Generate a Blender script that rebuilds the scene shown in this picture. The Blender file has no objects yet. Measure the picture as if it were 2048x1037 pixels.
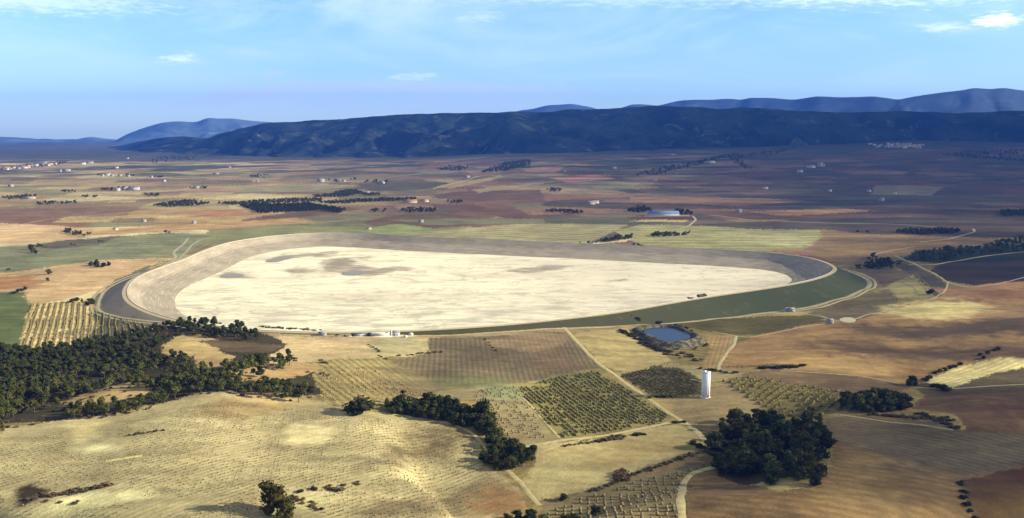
import bpy, math, random
import numpy as np
from mathutils import Vector
random.seed(7); rng = np.random.default_rng(11)
SC = bpy.context.scene; COL = SC.collection

# ------------------------------------------------------------------ camera, sun, sky, exposure
CAM_H = 250.0; FPX = 1774.0; PITCH = math.atan((518.5-262.0)/FPX)
cam_d = bpy.data.cameras.new('camera'); cam = bpy.data.objects.new('camera', cam_d); COL.objects.link(cam)
cam_d.sensor_width = 36.0; cam_d.lens = 36.0*FPX/2048.0; cam_d.clip_start = 1.0; cam_d.clip_end = 120000.0
cam.location = (0, 0, CAM_H); cam.rotation_euler = (math.radians(90)-PITCH, 0, 0)
SC.camera = cam
SUN_EL = math.radians(22); SUN_AZ = math.radians(-5)      # azimuth measured from +X towards +Y
SUN = Vector((math.cos(SUN_EL)*math.cos(SUN_AZ), math.cos(SUN_EL)*math.sin(SUN_AZ), math.sin(SUN_EL)))
sl = bpy.data.lights.new('sun', 'SUN'); sl.energy = 5.0; sl.angle = math.radians(0.5); sl.color = (1.0, 0.93, 0.80)
so = bpy.data.objects.new('sun', sl); COL.objects.link(so); so.rotation_euler = SUN.to_track_quat('Z', 'Y').to_euler()
SC.view_settings.view_transform = 'Standard'; SC.view_settings.look = 'None'
SC.view_settings.exposure = 0.98; SC.view_settings.gamma = 1.0
SC.cycles.max_bounces = 6; SC.cycles.diffuse_bounces = 2; SC.cycles.transparent_max_bounces = 12
SC.cycles.volume_bounces = 0; SC.cycles.use_denoising = True

class NT:
    """tiny node-tree helper"""
    def __init__(s, tree): s.t = tree; s.n = tree.nodes; s.l = tree.links
    def node(s, typ, ins=None, **kw):
        n = s.n.new(typ)
        for k, v in kw.items(): setattr(n, k, v)
        for k, v in (ins or {}).items():
            sock = n.inputs[k]
            if isinstance(v, bpy.types.NodeSocket): s.l.new(v, sock)
            else: sock.default_value = v
        return n
    def math(s, op, a, b=0.0, c=0.0, clamp=False):
        return s.node('ShaderNodeMath', {0: a, 1: b, 2: c}, operation=op, use_clamp=clamp).outputs[0]
    def noise(s, vec, scale, detail=3.0, rough=0.55, dist=0.0):
        return s.node('ShaderNodeTexNoise', {'Vector': vec, 'Scale': scale, 'Detail': detail, 'Roughness': rough, 'Distortion': dist}).outputs['Fac']
    def ramp(s, x, a, b, c, d):   # map range, smooth
        return s.node('ShaderNodeMapRange', {'Value': x, 'From Min': a, 'From Max': b, 'To Min': c, 'To Max': d}, interpolation_type='SMOOTHSTEP').outputs[0]
    def mix(s, f, a, b, blend='MIX'):
        n = s.n.new('ShaderNodeMix'); n.data_type = 'RGBA'; n.blend_type = blend
        for i, v in ((0, f), (6, a), (7, b)):
            if isinstance(v, bpy.types.NodeSocket): s.l.new(v, n.inputs[i])
            else: n.inputs[i].default_value = v
        return n.outputs[2]
    def vmul(s, v, xyz): return s.node('ShaderNodeVectorMath', {0: v, 1: xyz}, operation='MULTIPLY').outputs[0]

def lin(c):
    c = c/255.0
    return c/12.92 if c <= 0.04045 else ((c+0.055)/1.055)**2.4
def L3(rgb): return np.array([lin(v) for v in rgb])

w = bpy.data.worlds.new('World'); SC.world = w; w.use_nodes = True
N = NT(w.node_tree); w.node_tree.nodes.clear()
sky = N.node('ShaderNodeTexSky', sky_type='NISHITA', sun_disc=False, sun_elevation=SUN_EL,
             sun_rotation=math.radians(90)-SUN_AZ, altitude=500.0, air_density=1.0, dust_density=0.6, ozone_density=2.0)
skyc = N.mix(1.0, sky.outputs[0], (0.74, 0.97, 1.24, 1), 'MULTIPLY')
tc = N.node('ShaderNodeTexCoord').outputs['Generated']
sx = N.node('ShaderNodeSeparateXYZ', {0: tc}); X, Y, Z = sx.outputs
az = N.math('ARCTAN2', X, Y)                                  # 0 straight ahead, + to the right
el = N.math('ARCSINE', Z)
P = N.node('ShaderNodeCombineXYZ', {0: N.math('MULTIPLY', az, 1.0), 1: N.math('MULTIPLY', el, 5.0), 2: 0.0}).outputs[0]
n1 = N.noise(P, 3.0, 6.0, 0.62, 0.8); n2 = N.noise(P, 22.0, 5.0, 0.6, 0.3)
gain = N.ramp(el, 0.0, 0.09, 1.22, 1.0)
skyc = N.node('ShaderNodeVectorMath', {0: skyc, 'Scale': gain}, operation='SCALE').outputs[0]
# thin cirrus veil, denser towards the top of the view and patchy
veil = N.math('MULTIPLY', N.ramp(n1, 0.36, 0.70, 0.0, 1.0), N.ramp(el, 0.03, 0.15, 0.3, 0.95))
skyc = N.mix(N.math('MULTIPLY', veil, 0.42), skyc, (7.2, 8.0, 9.2, 1))
# low bank of pale violet cloud on the left half of the horizon
bank = N.math('MULTIPLY', N.math('MULTIPLY', N.ramp(el, 0.012, 0.03, 0.0, 1.0), N.ramp(el, 0.042, 0.058, 1.0, 0.0)), N.ramp(az, 0.12, -0.02, 0.0, 1.0))
bank = N.math('MULTIPLY', bank, N.ramp(az, -0.50, -0.25, 0.0, 1.0))
bank = N.math('MULTIPLY', bank, N.ramp(n2, 0.36, 0.6, 0.2, 1.0))
skyc = N.mix(N.math('MULTIPLY', bank, 0.55), skyc, (4.6, 5.4, 7.0, 1))
def sky_cloud(skyc, u, v, hu, hv, colr, amt, tilt=0.0):
    a0 = math.atan((u-1024)/FPX); e0 = math.atan((262-v)/FPX); sa = hu/FPX; se = hv/FPX
    dx = N.math('DIVIDE', N.math('SUBTRACT', az, a0), sa)
    dy = N.math('DIVIDE', N.math('ADD', N.math('SUBTRACT', el, e0), N.math('MULTIPLY', dx, -tilt*sa)), se)
    r = N.math('SQRT', N.math('ADD', N.math('MULTIPLY', dx, dx), N.math('MULTIPLY', dy, dy)))
    m = N.math('ADD', r, N.math('MULTIPLY', N.math('SUBTRACT', N.noise(P, 60.0, 4.0, 0.65, 0.2), 0.5), 3.0))
    return N.mix(N.math('MULTIPLY', N.ramp(m, 0.0, 1.3, 1.0, 0.0), amt), skyc, colr)
WH = (9.5, 10.0, 10.4, 1); GY = (4.6, 5.4, 7.0, 1)
for u, v, hu, hv, c, a, t in [(1925, 84, 45, 7, GY, .5, .25), (1968, 74, 38, 13, WH, .95, 0), (1862, 82, 40, 9, WH, .35, 0), (966, 44, 45, 10, WH, .18, .1), (372, 131, 34, 9, WH, .42, .1),
                           (385, 138, 50, 5, GY, .4, .0), (506, 118, 48, 5, GY, .45, 0), (550, 156, 42, 8, GY, .5, .2), (405, 162, 40, 6, GY, .4, 0),
                           (545, 186, 80, 6, GY, .5, .1), (830, 158, 55, 8, WH, .25, .05), (850, 178, 330, 12, GY, .8, -.02), (560, 188, 160, 7, GY, .7, .05), (470, 204, 120, 8, GY, .5, .1), (430, 200, 50, 9, GY, .4, .2),
                           (1500, 8, 700, 22, WH, .24, -.02), (1900, 18, 300, 26, WH, .32, 0), (110, 40, 190, 22, WH, .3, 0), (300, 30, 500, 18, GY, .25, 0)]:
    skyc = sky_cloud(skyc, u, v, hu, hv, c, a, t)
skyc = N.mix(N.ramp(el, 0.17, 0.55, 0.0, 0.85), skyc, (1.75, 1.75, 1.8, 1))      # unseen upper sky greyed to weaken the blue fill light
bg = N.node('ShaderNodeBackground', {'Color': skyc, 'Strength': 0.10})
wo = N.node('ShaderNodeOutputWorld', {'Surface': bg.outputs[0]})

# ------------------------------------------------------------------ numpy noise and terrain
def _hash(ix, iy, s):
    h = (ix.astype(np.int64)*374761393 + iy.astype(np.int64)*668265263 + s*1442695041) & 0xffffffff
    h = ((h ^ (h >> 13))*1274126177) & 0xffffffff
    return ((h ^ (h >> 16)) & 0xffff)/65535.0
def vnoise(x, y, s=0):
    ix = np.floor(x); iy = np.floor(y); fx = x-ix; fy = y-iy
    fx = fx*fx*(3-2*fx); fy = fy*fy*(3-2*fy)
    a = _hash(ix, iy, s); b = _hash(ix+1, iy, s); c = _hash(ix, iy+1, s); d = _hash(ix+1, iy+1, s)
    return (a*(1-fx)+b*fx)*(1-fy)+(c*(1-fx)+d*fx)*fy
def fbm(x, y, o=4, s=0):
    r = 0; a = 0.5; t = 0
    for k in range(o):
        r = r+a*vnoise(x*2**k, y*2**k, s+k*17); t += a; a *= 0.5
    return r/t
def sstep(a, b, x):
    t = np.clip((x-a)/(b-a), 0, 1); return t*t*(3-2*t)

CP, SP = math.cos(PITCH), math.sin(PITCH)
def proj(x, y, z):
    dz = z-CAM_H; f = y*CP-dz*SP; f = np.maximum(f, 1.0); up = y*SP+dz*CP
    return 1024+FPX*x/f, 518.5-FPX*up/f
def rays(u, v):
    cx = (np.asarray(u, float)-1024)/FPX; cy = (np.asarray(v, float)-518.5)/FPX
    return cx, CP-cy*SP*1.0, -SP-cy*CP
def plane_pt(u, v, z):
    dx, dy, dz = rays(u, v); t = (z-CAM_H)/dz
    return np.stack([dx*t, dy*t], -1)

HC = np.array([ # u, v on the flat plain, height in metres
 (520,655,17),(700,668,17),(850,668,16),(1000,660,17),(930,655,17.5),(1130,650,15),(1240,640,7),(1300,630,3),(1400,625,-2),(1560,628,-3),(1700,605,-3),(1750,590,-3),(1850,600,0),
 (215,610,9),(230,590,9),(350,655,14),(430,665,17),(190,565,6),(270,640,12),(300,530,0),(400,480,0),(60,650,6),(60,720,12),(150,760,20),(300,740,20),(60,850,22),(350,700,24),(410,690,28),(450,740,22),(540,690,18),
 (200,900,34),(450,850,38),(700,880,36),(900,900,28),(1060,650,16),(1180,645,13),(600,980,36),(100,1000,34),(300,1040,38),(640,820,27),(800,850,22),(1000,950,18),(850,820,15),(700,740,19),(1000,720,16),(1100,770,13),
 (1200,820,13),(1200,930,19),(1410,795,13),(1550,790,15),(1540,950,18),(1540,860,18),(1340,690,8),(1200,700,15),(1500,700,6),(1650,700,10),(1800,660,14),(1900,620,11),(2000,750,18),(1700,760,16),
 (1850,780,14),(1750,900,24),(1950,950,28),(1700,1020,30),(1200,1020,22),(1400,1000,20),(1050,1000,22),(0,430,0),(500,400,0),(1000,400,0),(1500,400,0),(2000,400,8),(2000,480,2),(1300,450,0),(800,440,0),(1400,1200,30),(600,1200,40)], float)
def height_raw(x, y):
    u = 1024+FPX*x/np.maximum(y, 1.0); v = 262+FPX*CAM_H/np.maximum(y, 1.0)
    num = np.zeros_like(x, dtype=float); den = np.full_like(num, 1e-4)
    for cu, cv, cz in HC:
        s = 62.0 if cv > 460 else 110.0
        w_ = np.exp(-(((u-cu)/(s*1.25))**2+((v-cv)/(s*0.8))**2)*0.5)
        num += w_*cz; den += w_
    h = num/den
    top = np.interp(u, [0, 400, 900, 1200, 1500, 1800, 2048], [10, 12, 48, 92, 118, 158, 150])
    rise = sstep(3300, 7000, y)
    h = h+top*rise
    near = 1-sstep(1000, 2200, y)
    h = h+(fbm(x/170, y/170, 3, 5)-.5)*7*near+(fbm(x/240+.2*y/240, y/95, 3, 25)-.5)*13*near*sstep(180, 380, x)+(fbm(x/60, y/60, 2, 27)-.5)*1.6*near+(fbm(x/700, y/700, 3, 9)-.5)*14*sstep(1800, 3500, y)+(fbm(x/300, y/400, 3, 19)-.5)*14*sstep(3000, 5200, y)
    return h
# crest line of the reservoir, traced and put on its own level
CREST_Z, FLOOR_Z = 20.0, -3.0
crest_px = [(256,595),(254,582),(260,570),(270,559),(300,544),(335,531),(370,519),(397,507),(428,495),(462,485),(510,477),(562,471),(612,467.5),(662,466),(737,468),(837,474),(930,478),(1024,482),(1174,488),(1300,494),(1420,499),(1500,503.5),(1560,508),(1610,515),(1644,524),(1664,534),(1665,542),(1644,553),(1599,565),(1536,576),(1425,592),(1350,604),(1237,624),(1149,635),(1024,648),(913,656),(838,660),(740,664),(660,665),(590,664),(520,661),(460,656),(400,648),(363,642),(326,633),(300,624),(276,613),(263,604)]
def smooth_closed(pts, step, its=14):
    pts = np.asarray(pts, float); n = len(pts); out = []
    for i in range(n):
        p0, p1, p2, p3 = pts[(i-1) % n], pts[i], pts[(i+1) % n], pts[(i+2) % n]
        m = max(2, int(np.linalg.norm(p2-p1)/step)); t = np.arange(m)/m; t = t[:, None]
        out.append(0.5*((2*p1)+(-p0+p2)*t+(2*p0-5*p1+4*p2-p3)*t**2+(-p0+3*p1-3*p2+p3)*t**3))
    o = np.concatenate(out)
    for _ in range(its): o = (np.roll(o, 1, 0)+2*o+np.roll(o, -1, 0))/4
    d = np.r_[0, np.cumsum(np.linalg.norm(np.roll(o, -1, 0)-o, axis=1))]; q = np.vstack([o, o[:1]])
    s = np.arange(0, d[-1], step); return np.stack([np.interp(s, d, q[:, 0]), np.interp(s, d, q[:, 1])], -1)
cp = np.array(crest_px, float)
crest = smooth_closed(plane_pt(cp[:, 0], cp[:, 1], CREST_Z), 7.0)
def inpoly(x, y, poly):
    x = np.asarray(x); y = np.asarray(y); r = np.zeros(x.shape, bool)
    x0, y0 = poly.min(0); x1, y1 = poly.max(0)
    m = (x >= x0) & (x <= x1) & (y >= y0) & (y <= y1)
    xs, ys = x[m], y[m]; c = np.zeros(xs.shape, bool)
    for i in range(len(poly)):
        ax, ay = poly[i-1]; bx, by = poly[i]
        if ay == by: continue
        k = (ay > ys) != (by > ys)
        c ^= k & (xs < (bx-ax)*(ys-ay)/(by-ay)+ax)
    r[m] = c; return r
def height(x, y):
    return height_raw(np.asarray(x, float), np.asarray(y, float))
def unproj(pts, hf=height):
    pts = np.asarray(pts, float); dx, dy, dz = rays(pts[:, 0], pts[:, 1])
    D = np.exp(np.linspace(math.log(230), math.log(15000), 420))[None, :]
    T = D/dy[:, None]; x = dx[:, None]*T; z = CAM_H+dz[:, None]*T
    h = hf(x, D+0*x); below = z < h
    i = np.where(below.any(1), below.argmax(1), D.shape[1]-1); i = np.maximum(i, 1)
    r = np.arange(len(pts)); a = z[r, i-1]-h[r, i-1]; b = z[r, i]-h[r, i]
    f = np.clip(a/np.where(a-b == 0, 1, a-b), 0, 1); d = D[0, i-1]*(1-f)+D[0, i]*f
    return np.stack([dx/dy*d, d], -1)
# toe of the outer bank
def normals_in(c):
    t = np.roll(c, -1, 0)-np.roll(c, 1, 0); t /= np.linalg.norm(t, axis=1)[:, None]
    n = np.stack([-t[:, 1], t[:, 0]], -1)
    for _ in range(6): n = (np.roll(n, 1, 0)+n*2+np.roll(n, -1, 0)); n /= np.linalg.norm(n, axis=1)[:, None]
    cen = c.mean(0)
    if ((cen-c)*n).sum() < 0: n = -n
    return n
nin = normals_in(crest)
outer_e = crest-nin*7.0
def toe_of(pts, n):
    w_ = np.full(len(pts), 6.0)
    for _ in range(25):
        q = pts-n*w_[:, None]; hh = height(q[:, 0], q[:, 1]); w_ = 0.5*w_+0.5*np.maximum(2.0, (CREST_Z-hh)*2.3)
    for _ in range(4): w_ = (np.roll(w_, 1)+w_*2+np.roll(w_, -1))/4
    return w_
toe_w = toe_of(outer_e, nin)
toe = outer_e-nin*toe_w[:, None]
cut_ring = outer_e-nin*(toe_w*0.75)[:, None]
# sunken farm pond
pond_px = [(1282,660),(1310,655),(1342,655),(1366,664),(1388,674),(1372,680),(1340,686),(1312,676)]
POND_Z = 12.0
pond = smooth_closed(plane_pt([p[0] for p in pond_px], [p[1] for p in pond_px], POND_Z-1.5), 3.0, 2)
pond_in = normals_in(pond)
pond_cut = pond-pond_in*5.0

# ------------------------------------------------------------------ cloud shade (where unseen, added clouds hang between sun and land)
shade_px = np.array([(0,400,0),(400,350,.05),(800,360,.08),(400,600,0),(1000,600,0),(1400,500,.08),(700,800,0),(300,1000,0),(1000,950,.05),(1300,800,.1),(1650,600,.15),(1700,700,.2),
 (1950,650,.3),(2048,500,.65),(1800,460,.4),(1950,530,.6),(1500,470,.1),(1100,400,.12),(1600,410,.45),(1900,400,.85),(2048,350,.96),(1450,395,.35),(1750,440,.4),(1300,350,.65),(1500,330,.85),(1500,360,.8),(1700,370,.85),(1800,330,.93),(1000,325,.3),
 (700,320,.12),(1500,1000,.4),(1750,920,.42),(2000,850,.7),(2000,1000,.85),(1750,1000,.38),(1550,900,.35),(200,320,0),(1200,320,.5),(1350,320,.65),(1950,310,.9),(1600,500,.15),(1300,900,.15)], float)
_sp = unproj(shade_px[:, :2])
sh = np.concatenate([np.stack([shade_px[:, 0], np.log(_sp[:, 1]), shade_px[:, 2]], -1),
     np.array([(300, math.log(9500), .15), (500, math.log(9500), .3), (700, math.log(9000), .35), (850, math.log(8500), .35), (1000, math.log(8000), .5), (1150, math.log(8000), .9), (1300, math.log(7800), .97), (1600, math.log(7600), .98), (1850, math.log(7600), .99), (2100, math.log(7600), .99), (2300, math.log(7000), .97), (2300, math.log(4000), .9)])])
def shade_at(x, y):
    u = 1024+FPX*x/np.maximum(y, 1); l = np.log(np.maximum(y, 100))
    num = np.zeros_like(u); den = np.full_like(u, 1e-5)
    for a, b, s in sh:
        w_ = np.exp(-(((u-a)/120)**2+((l-b)/0.10)**2)*0.5); num += w_*s; den += w_
    return num/den

# ------------------------------------------------------------------ material helpers
def new_mat(name):
    m = bpy.data.materials.new(name); m.use_nodes = True; m.node_tree.nodes.clear(); return m, NT(m.node_tree)
def finish(N, col, rough=0.9, spec=0.2, normal=None, metallic=0.0):
    ins = {'Base Color': col, 'Roughness': rough, 'Specular IOR Level': spec, 'Metallic': metallic}
    if normal is not None: ins['Normal'] = normal
    b = N.node('ShaderNodeBsdfPrincipled', ins); N.node('ShaderNodeOutputMaterial', {'Surface': b.outputs[0]}); return b
def simple_mat(name, rgb, var=0.25, scale=0.3, rough=0.85, spec=0.2, rnd=0.0, bump=0.0, streak=None):
    m, N = new_mat(name); p = N.node('ShaderNodeNewGeometry').outputs['Position']
    if streak: p = N.vmul(p, streak)
    n = N.noise(p, scale, 5.0, 0.6); f = N.ramp(n, 0.25, 0.75, 1-var, 1+var)
    if rnd:
        oi = N.node('ShaderNodeObjectInfo'); f = N.math('MULTIPLY', f, N.math('ADD', N.math('MULTIPLY', oi.outputs['Random'], 2*rnd), 1-rnd))
    c = N.node('ShaderNodeVectorMath', {0: tuple(rgb), 'Scale': f}, operation='SCALE').outputs[0]
    nr = None
    if bump: nr = N.node('ShaderNodeBump', {'Height': n, 'Strength': bump, 'Distance': 1.0}).outputs[0]
    finish(N, c, rough, spec, nr); return m
KLIT = np.array([1.30, 1.34, 1.70])
def A(rgb): return tuple(np.clip(L3(rgb)/KLIT, 0, 0.9))

def mesh_np(name, V, F, mats, mi=None, smooth=False, parent=None, attrs=None):
    """F: (n,3) or (n,4) array, or a list of both kinds"""
    me = bpy.data.meshes.new(name); Fs = F if isinstance(F, list) else [F]; Fs = [np.asarray(f) for f in Fs if len(f)]
    li = np.concatenate([f.ravel() for f in Fs]).astype(np.int32); sz = np.concatenate([np.full(len(f), f.shape[1]) for f in Fs])
    me.vertices.add(len(V)); me.vertices.foreach_set('co', np.asarray(V, np.float32).ravel())
    me.loops.add(len(li)); me.loops.foreach_set('vertex_index', li)
    me.polygons.add(len(sz)); me.polygons.foreach_set('loop_start', np.r_[0, np.cumsum(sz)[:-1]].astype(np.int32)); me.polygons.foreach_set('loop_total', sz.astype(np.int32))
    if mi is not None: me.polygons.foreach_set('material_index', np.asarray(mi, np.int32))
    if smooth: me.polygons.foreach_set('use_smooth', np.ones(len(sz), bool))
    for m in (mats if isinstance(mats, (list, tuple)) else [mats]): me.materials.append(m)
    for k, (typ, arr) in (attrs or {}).items():
        a = me.attributes.new(k, typ, 'POINT')
        a.data.foreach_set('color' if typ == 'FLOAT_COLOR' else 'value', np.asarray(arr, np.float32).ravel())
    me.update(); me.validate(verbose=False)
    o = bpy.data.objects.new(name, me); COL.objects.link(o)
    if parent: o.parent = parent
    return o
def tag(o, label=None, cat=None, group=None, kind=None):
    for k, v in (('label', label), ('category', cat), ('group', group), ('kind', kind)):
        if v: o[k] = v
    return o
def empty(name, loc, rz=0.0, label=None, cat=None, group=None):
    o = bpy.data.objects.new(name, None); COL.objects.link(o); o.location = loc; o.rotation_euler = (0, 0, rz); o.empty_display_size = 2
    return tag(o, label, cat, group)

# ------------------------------------------------------------------ the land and its fields
FIELDS = []
def field(px, rgb, rows=None, amp=0.0, spacing=6.0, spot=0.0, keep=False, soft=0.0):
    """px: outline; rgb: as seen; rows: two pixels giving the row direction"""
    px = [(-160 if a_ <= 0 else 2230 if a_ >= 2048 else a_, b_) for a_, b_ in px]
    poly = unproj(px); c = unproj([(min(max(a_, 20), 2030), min(b_, 1030)) for a_, b_ in px]).mean(0)
    L = 1.0 if keep else 0.36+0.64*(1-float(shade_at(c[:1], c[1:])[0]))
    alb = np.clip(L3(rgb)/(KLIT*L), 0.006, 0.85); rd = None
    if rows: r = unproj(rows); d = r[1]-r[0]; d /= np.linalg.norm(d); rd = (-d[1]/spacing, d[0]/spacing)
    lum = float(alb @ np.array([.3, .6, .1])); alb = lum+(alb-lum)*.86
    cu, cv_ = np.mean([a_ for a_, b_ in px]), np.mean([b_ for a_, b_ in px])
    if cu > 1380 and cv_ > 560: alb = alb*np.array([1.0, 1.0, .95])*(.86 if cu > 1480 else .9)  # right foreground fields darkened: some of the shade there goes into their colour
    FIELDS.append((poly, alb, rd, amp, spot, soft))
# --- beyond the reservoir, left to right
field([(0,470),(190,455),(430,450),(560,470),(420,470),(340,466),(160,478),(60,490),(0,500)],(222,192,140))
field([(0,440),(120,452),(190,462),(160,478),(0,487)],(232,190,140))
field([(190,462),(330,462),(440,458),(600,452),(500,468),(340,466),(230,478),(165,478)],(232,215,165))
field([(0,500),(60,490),(160,478),(340,466),(430,470),(400,490),(365,515),(310,522),(200,525),(20,545),(0,548)],(148,148,110),spot=.3)
field([(60,492),(120,482),(240,472),(200,490),(110,498)],(120,110,90))
field([(0,548),(20,545),(200,522),(345,516),(315,533),(240,560),(190,590),(60,606),(50,585),(0,592)],(224,184,134),spot=.1)
field([(0,555),(60,550),(90,575),(0,590)],(190,135,75),spot=.2,soft=12)
field([(120,600),(190,583),(195,592),(155,608),(60,610)],(235,215,160))
field([(0,592),(50,585),(58,608),(42,680),(30,700),(0,700)],(112,124,62),spot=.4)
field([(190,590),(240,558),(320,525),(335,520),(285,545),(240,570),(200,600)],(135,140,80))
field([(61,608),(150,600),(187,618),(200,650),(150,690),(36,698)],(226,196,132),rows=[(110,606),(86,696)],amp=.62,spacing=7.5)
field([(187,618),(230,632),(300,650),(380,652),(380,680),(120,700),(150,690),(200,652)],(112,104,74),rows=[(190,618),(180,690)],amp=.5,spacing=7.5,spot=.3)
field([(175,600),(200,585),(230,560),(300,530),(300,560),(260,600),(300,640),(420,655),(300,650),(230,634)],(128,122,90),spot=.3)
field([(420,455),(620,446),(900,445),(1120,490),(840,474),(660,464),(500,476),(440,488),(400,490)],(150,148,96),spot=.2)
field([(560,436),(700,430),(900,436),(940,450),(800,455),(600,452)],(128,122,84))
field([(480,440),(560,428),(700,415),(720,420),(600,436),(500,448)],(126,96,72),spot=.2)
field([(720,445),(820,425),(1000,430),(940,452),(860,458),(760,455)],(120,92,66))
field([(690,462),(800,448),(860,456),(880,470),(800,472)],(150,158,92))
field([(800,470),(940,456),(1060,446),(1260,448),(1230,462),(1170,490),(1024,480),(870,474)],(178,166,120),rows=[(820,470),(1200,450)],amp=.18,spacing=40,spot=.25)
field([(770,440),(900,438),(1100,438),(1330,440),(1270,450),(1000,448),(860,450)],(130,125,92))
field([(1085,434),(1360,436),(1380,446),(1260,450),(1090,446)],(100,98,72))
field([(1230,462),(1280,450),(1420,452),(1640,458),(1650,470),(1610,500),(1500,503),(1290,492),(1250,478)],(174,168,106),rows=[(1300,480),(1600,480)],amp=.15,spacing=50,spot=.25)
field([(1480,470),(1560,468),(1640,480),(1600,495),(1500,488)],(196,188,132),spot=.2,soft=20)
field([(1210,481),(1262,478),(1250,485),(1180,489)],(225,205,160))
field([(1250,434),(1400,434),(1370,440),(1270,440)],(110,66,46))
field([(1280,440),(1380,440),(1370,445),(1260,443)],(190,176,110))
field([(1290,429),(1380,430),(1378,433),(1290,433)],(196,146,90))
field([(1640,458),(1760,462),(1900,475),(1990,462),(2048,470),(2048,480),(1920,492),(1760,520),(1690,530),(1620,510),(1645,480)],(142,112,68),spot=.3)
field([(1640,458),(1700,448),(1900,440),(2048,440),(2048,470),(1960,476),(1760,470)],(92,74,56))
field([(1380,450),(1480,445),(1760,436),(2048,420),(2048,442),(1700,450),(1640,460),(1500,458)],(90,78,62))
field([(1440,432),(1540,426),(1700,418),(2048,426),(2048,436),(1700,434),(1500,440)],(104,76,56))
field([(1500,424),(1680,417),(1750,422),(1560,432)],(172,122,70))
field([(1260,394),(1500,396),(1620,402),(1480,412),(1260,406)],(156,110,74))
field([(1080,388),(1300,388),(1240,396),(1090,402)],(148,102,74))
field([(900,384),(1080,380),(1090,398),(960,402),(860,396)],(122,86,68))
field([(1100,402),(1400,408),(1500,418),(1260,420),(1080,412)],(94,74,60))
field([(1100,356),(1190,350),(1230,358),(1140,366)],(176,112,84))
field([(1060,336),(1128,332),(1120,342),(1050,345)],(158,108,88))
field([(1180,372),(1290,366),(1260,374),(1190,378)],(130,130,80))
field([(1750,370),(1890,374),(1860,392),(1740,390)],(112,98,84))
field([(1720,342),(1820,344),(1800,350),(1700,350)],(120,80,72))
field([(860,372),(1000,352),(1010,354),(900,378)],(182,150,100))
field([(940,380),(1110,362),(1100,366),(960,386)],(182,152,104))
field([(700,372),(780,362),(900,366),(860,378),(760,384)],(96,90,80))
# --- right of the reservoir
field([(1690,530),(1740,515),(1800,525),(1890,560),(1890,585),(1800,600),(1765,600),(1760,570),(1730,550)],(120,104,72),spot=.35)
field([(1770,545),(1810,535),(1860,550),(1870,590),(1790,600),(1765,592),(1770,575)],(166,152,92),spot=.55,soft=9)
field([(1690,535),(1720,545),(1790,540),(1830,545),(1790,565),(1770,575),(1745,555)],(110,90,62))
field([(1800,520),(1860,545),(1895,570),(1890,590),(1870,598),(1860,575),(1840,560),(1790,530)],(92,82,66),spot=.5)
field([(1860,543),(1880,527),(1960,515),(2048,504),(2048,551),(1945,572),(1890,562)],(56,43,26),spot=.3)
field([(1830,500),(1900,500),(2048,480),(2048,506),(1880,528),(1810,520)],(40,48,30))
field([(1570,622),(1640,612),(1720,592),(1780,578),(1800,600),(1750,630),(1700,645),(1640,638)],(130,114,78),spot=.6)
field([(1640,640),(1700,645),(1760,628),(1860,596),(1890,590),(1990,578),(2048,560),(2048,700),(1900,760),(1830,770),(1700,752),(1560,742),(1440,738),(1470,690),(1520,668)],(176,136,84),rows=[(1500,700),(2000,640)],amp=.06,spacing=45,spot=.06)
field([(1790,610),(1880,598),(1960,606),(1990,620),(1900,640),(1800,635),(1760,628)],(232,208,140),spot=.05,soft=14)
field([(1880,600),(1960,580),(2048,560),(2048,600),(1980,606)],(150,102,68),spot=.2,soft=25)
field([(1600,712),(1700,712),(1800,728),(1760,752),(1620,740),(1560,730)],(206,164,100),spot=.1,soft=14)
field([(1860,575),(1945,572),(2048,552),(2048,562),(1960,582),(1890,592)],(170,122,76))
field([(1290,612),(1380,612),(1560,622),(1630,624),(1600,632),(1380,638),(1290,640),(1240,632)],(176,156,100),spot=.25)
field([(1300,638),(1380,641),(1540,632),(1632,632),(1658,643),(1520,670),(1440,668),(1380,656),(1330,648)],(104,94,44),rows=[(1380,650),(1640,640)],amp=.2,spacing=6,spot=.15)
# --- middle ground
field([(400,650),(520,665),(640,668),(860,672),(1130,655),(1240,640),(1300,640),(1260,660),(1140,668),(980,680),(860,676),(760,672),(560,690)],(176,150,110),spot=.5)
field([(420,740),(520,700),(560,672),(700,674),(880,674),(900,700),(760,716),(640,722),(560,728),(480,760)],(218,188,138),spot=.15)
field([(740,684),(800,676),(862,680),(872,705),(800,715),(745,712)],(200,184,136),spot=.25,soft=2)
field([(440,770),(520,735),(640,722),(760,716),(800,735),(880,790),(780,808),(690,815),(620,800),(520,790)],(176,156,96),rows=[(700,735),(780,795)],amp=.25,spacing=7,spot=.3)
field([(740,735),(800,725),(900,740),(920,770),(860,790),(790,800),(750,770)],(146,128,86),soft=10,rows=[(740,735),(860,790)],amp=.4,spacing=6,spot=.2)
field([(860,676),(975,674),(1120,664),(1150,680),(1205,735),(1050,765),(940,770),(860,765),(830,745),(780,725),(860,705)],(132,115,86),rows=[(960,690),(970,760)],amp=.2,spacing=5.5,spot=.15)
field([(972,680),(1050,668),(1130,664),(1150,682),(1080,706),(990,702)],(165,138,104),soft=3,rows=[(1000,672),(1010,705)],amp=.2,spacing=6)
field([(870,760),(960,750),(1050,765),(1040,775),(940,780),(880,775)],(132,130,84),spot=.5,soft=8)
field([(690,815),(780,805),(880,785),(1030,780),(1060,800),(1120,878),(1030,895),(990,850),(960,800),(760,800),(740,808)],(176,158,112),spot=.5)
field([(960,775),(1045,772),(1060,800),(980,800)],(150,156,110),spot=.6,soft=8)
field([(985,800),(1040,800),(1100,880),(1030,890),(1000,860)],(158,140,100),spot=.5,soft=6)
field([(1148,668),(1250,655),(1300,685),(1345,725),(1290,738),(1250,744),(1205,732)],(186,164,104),spot=.1)
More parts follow.
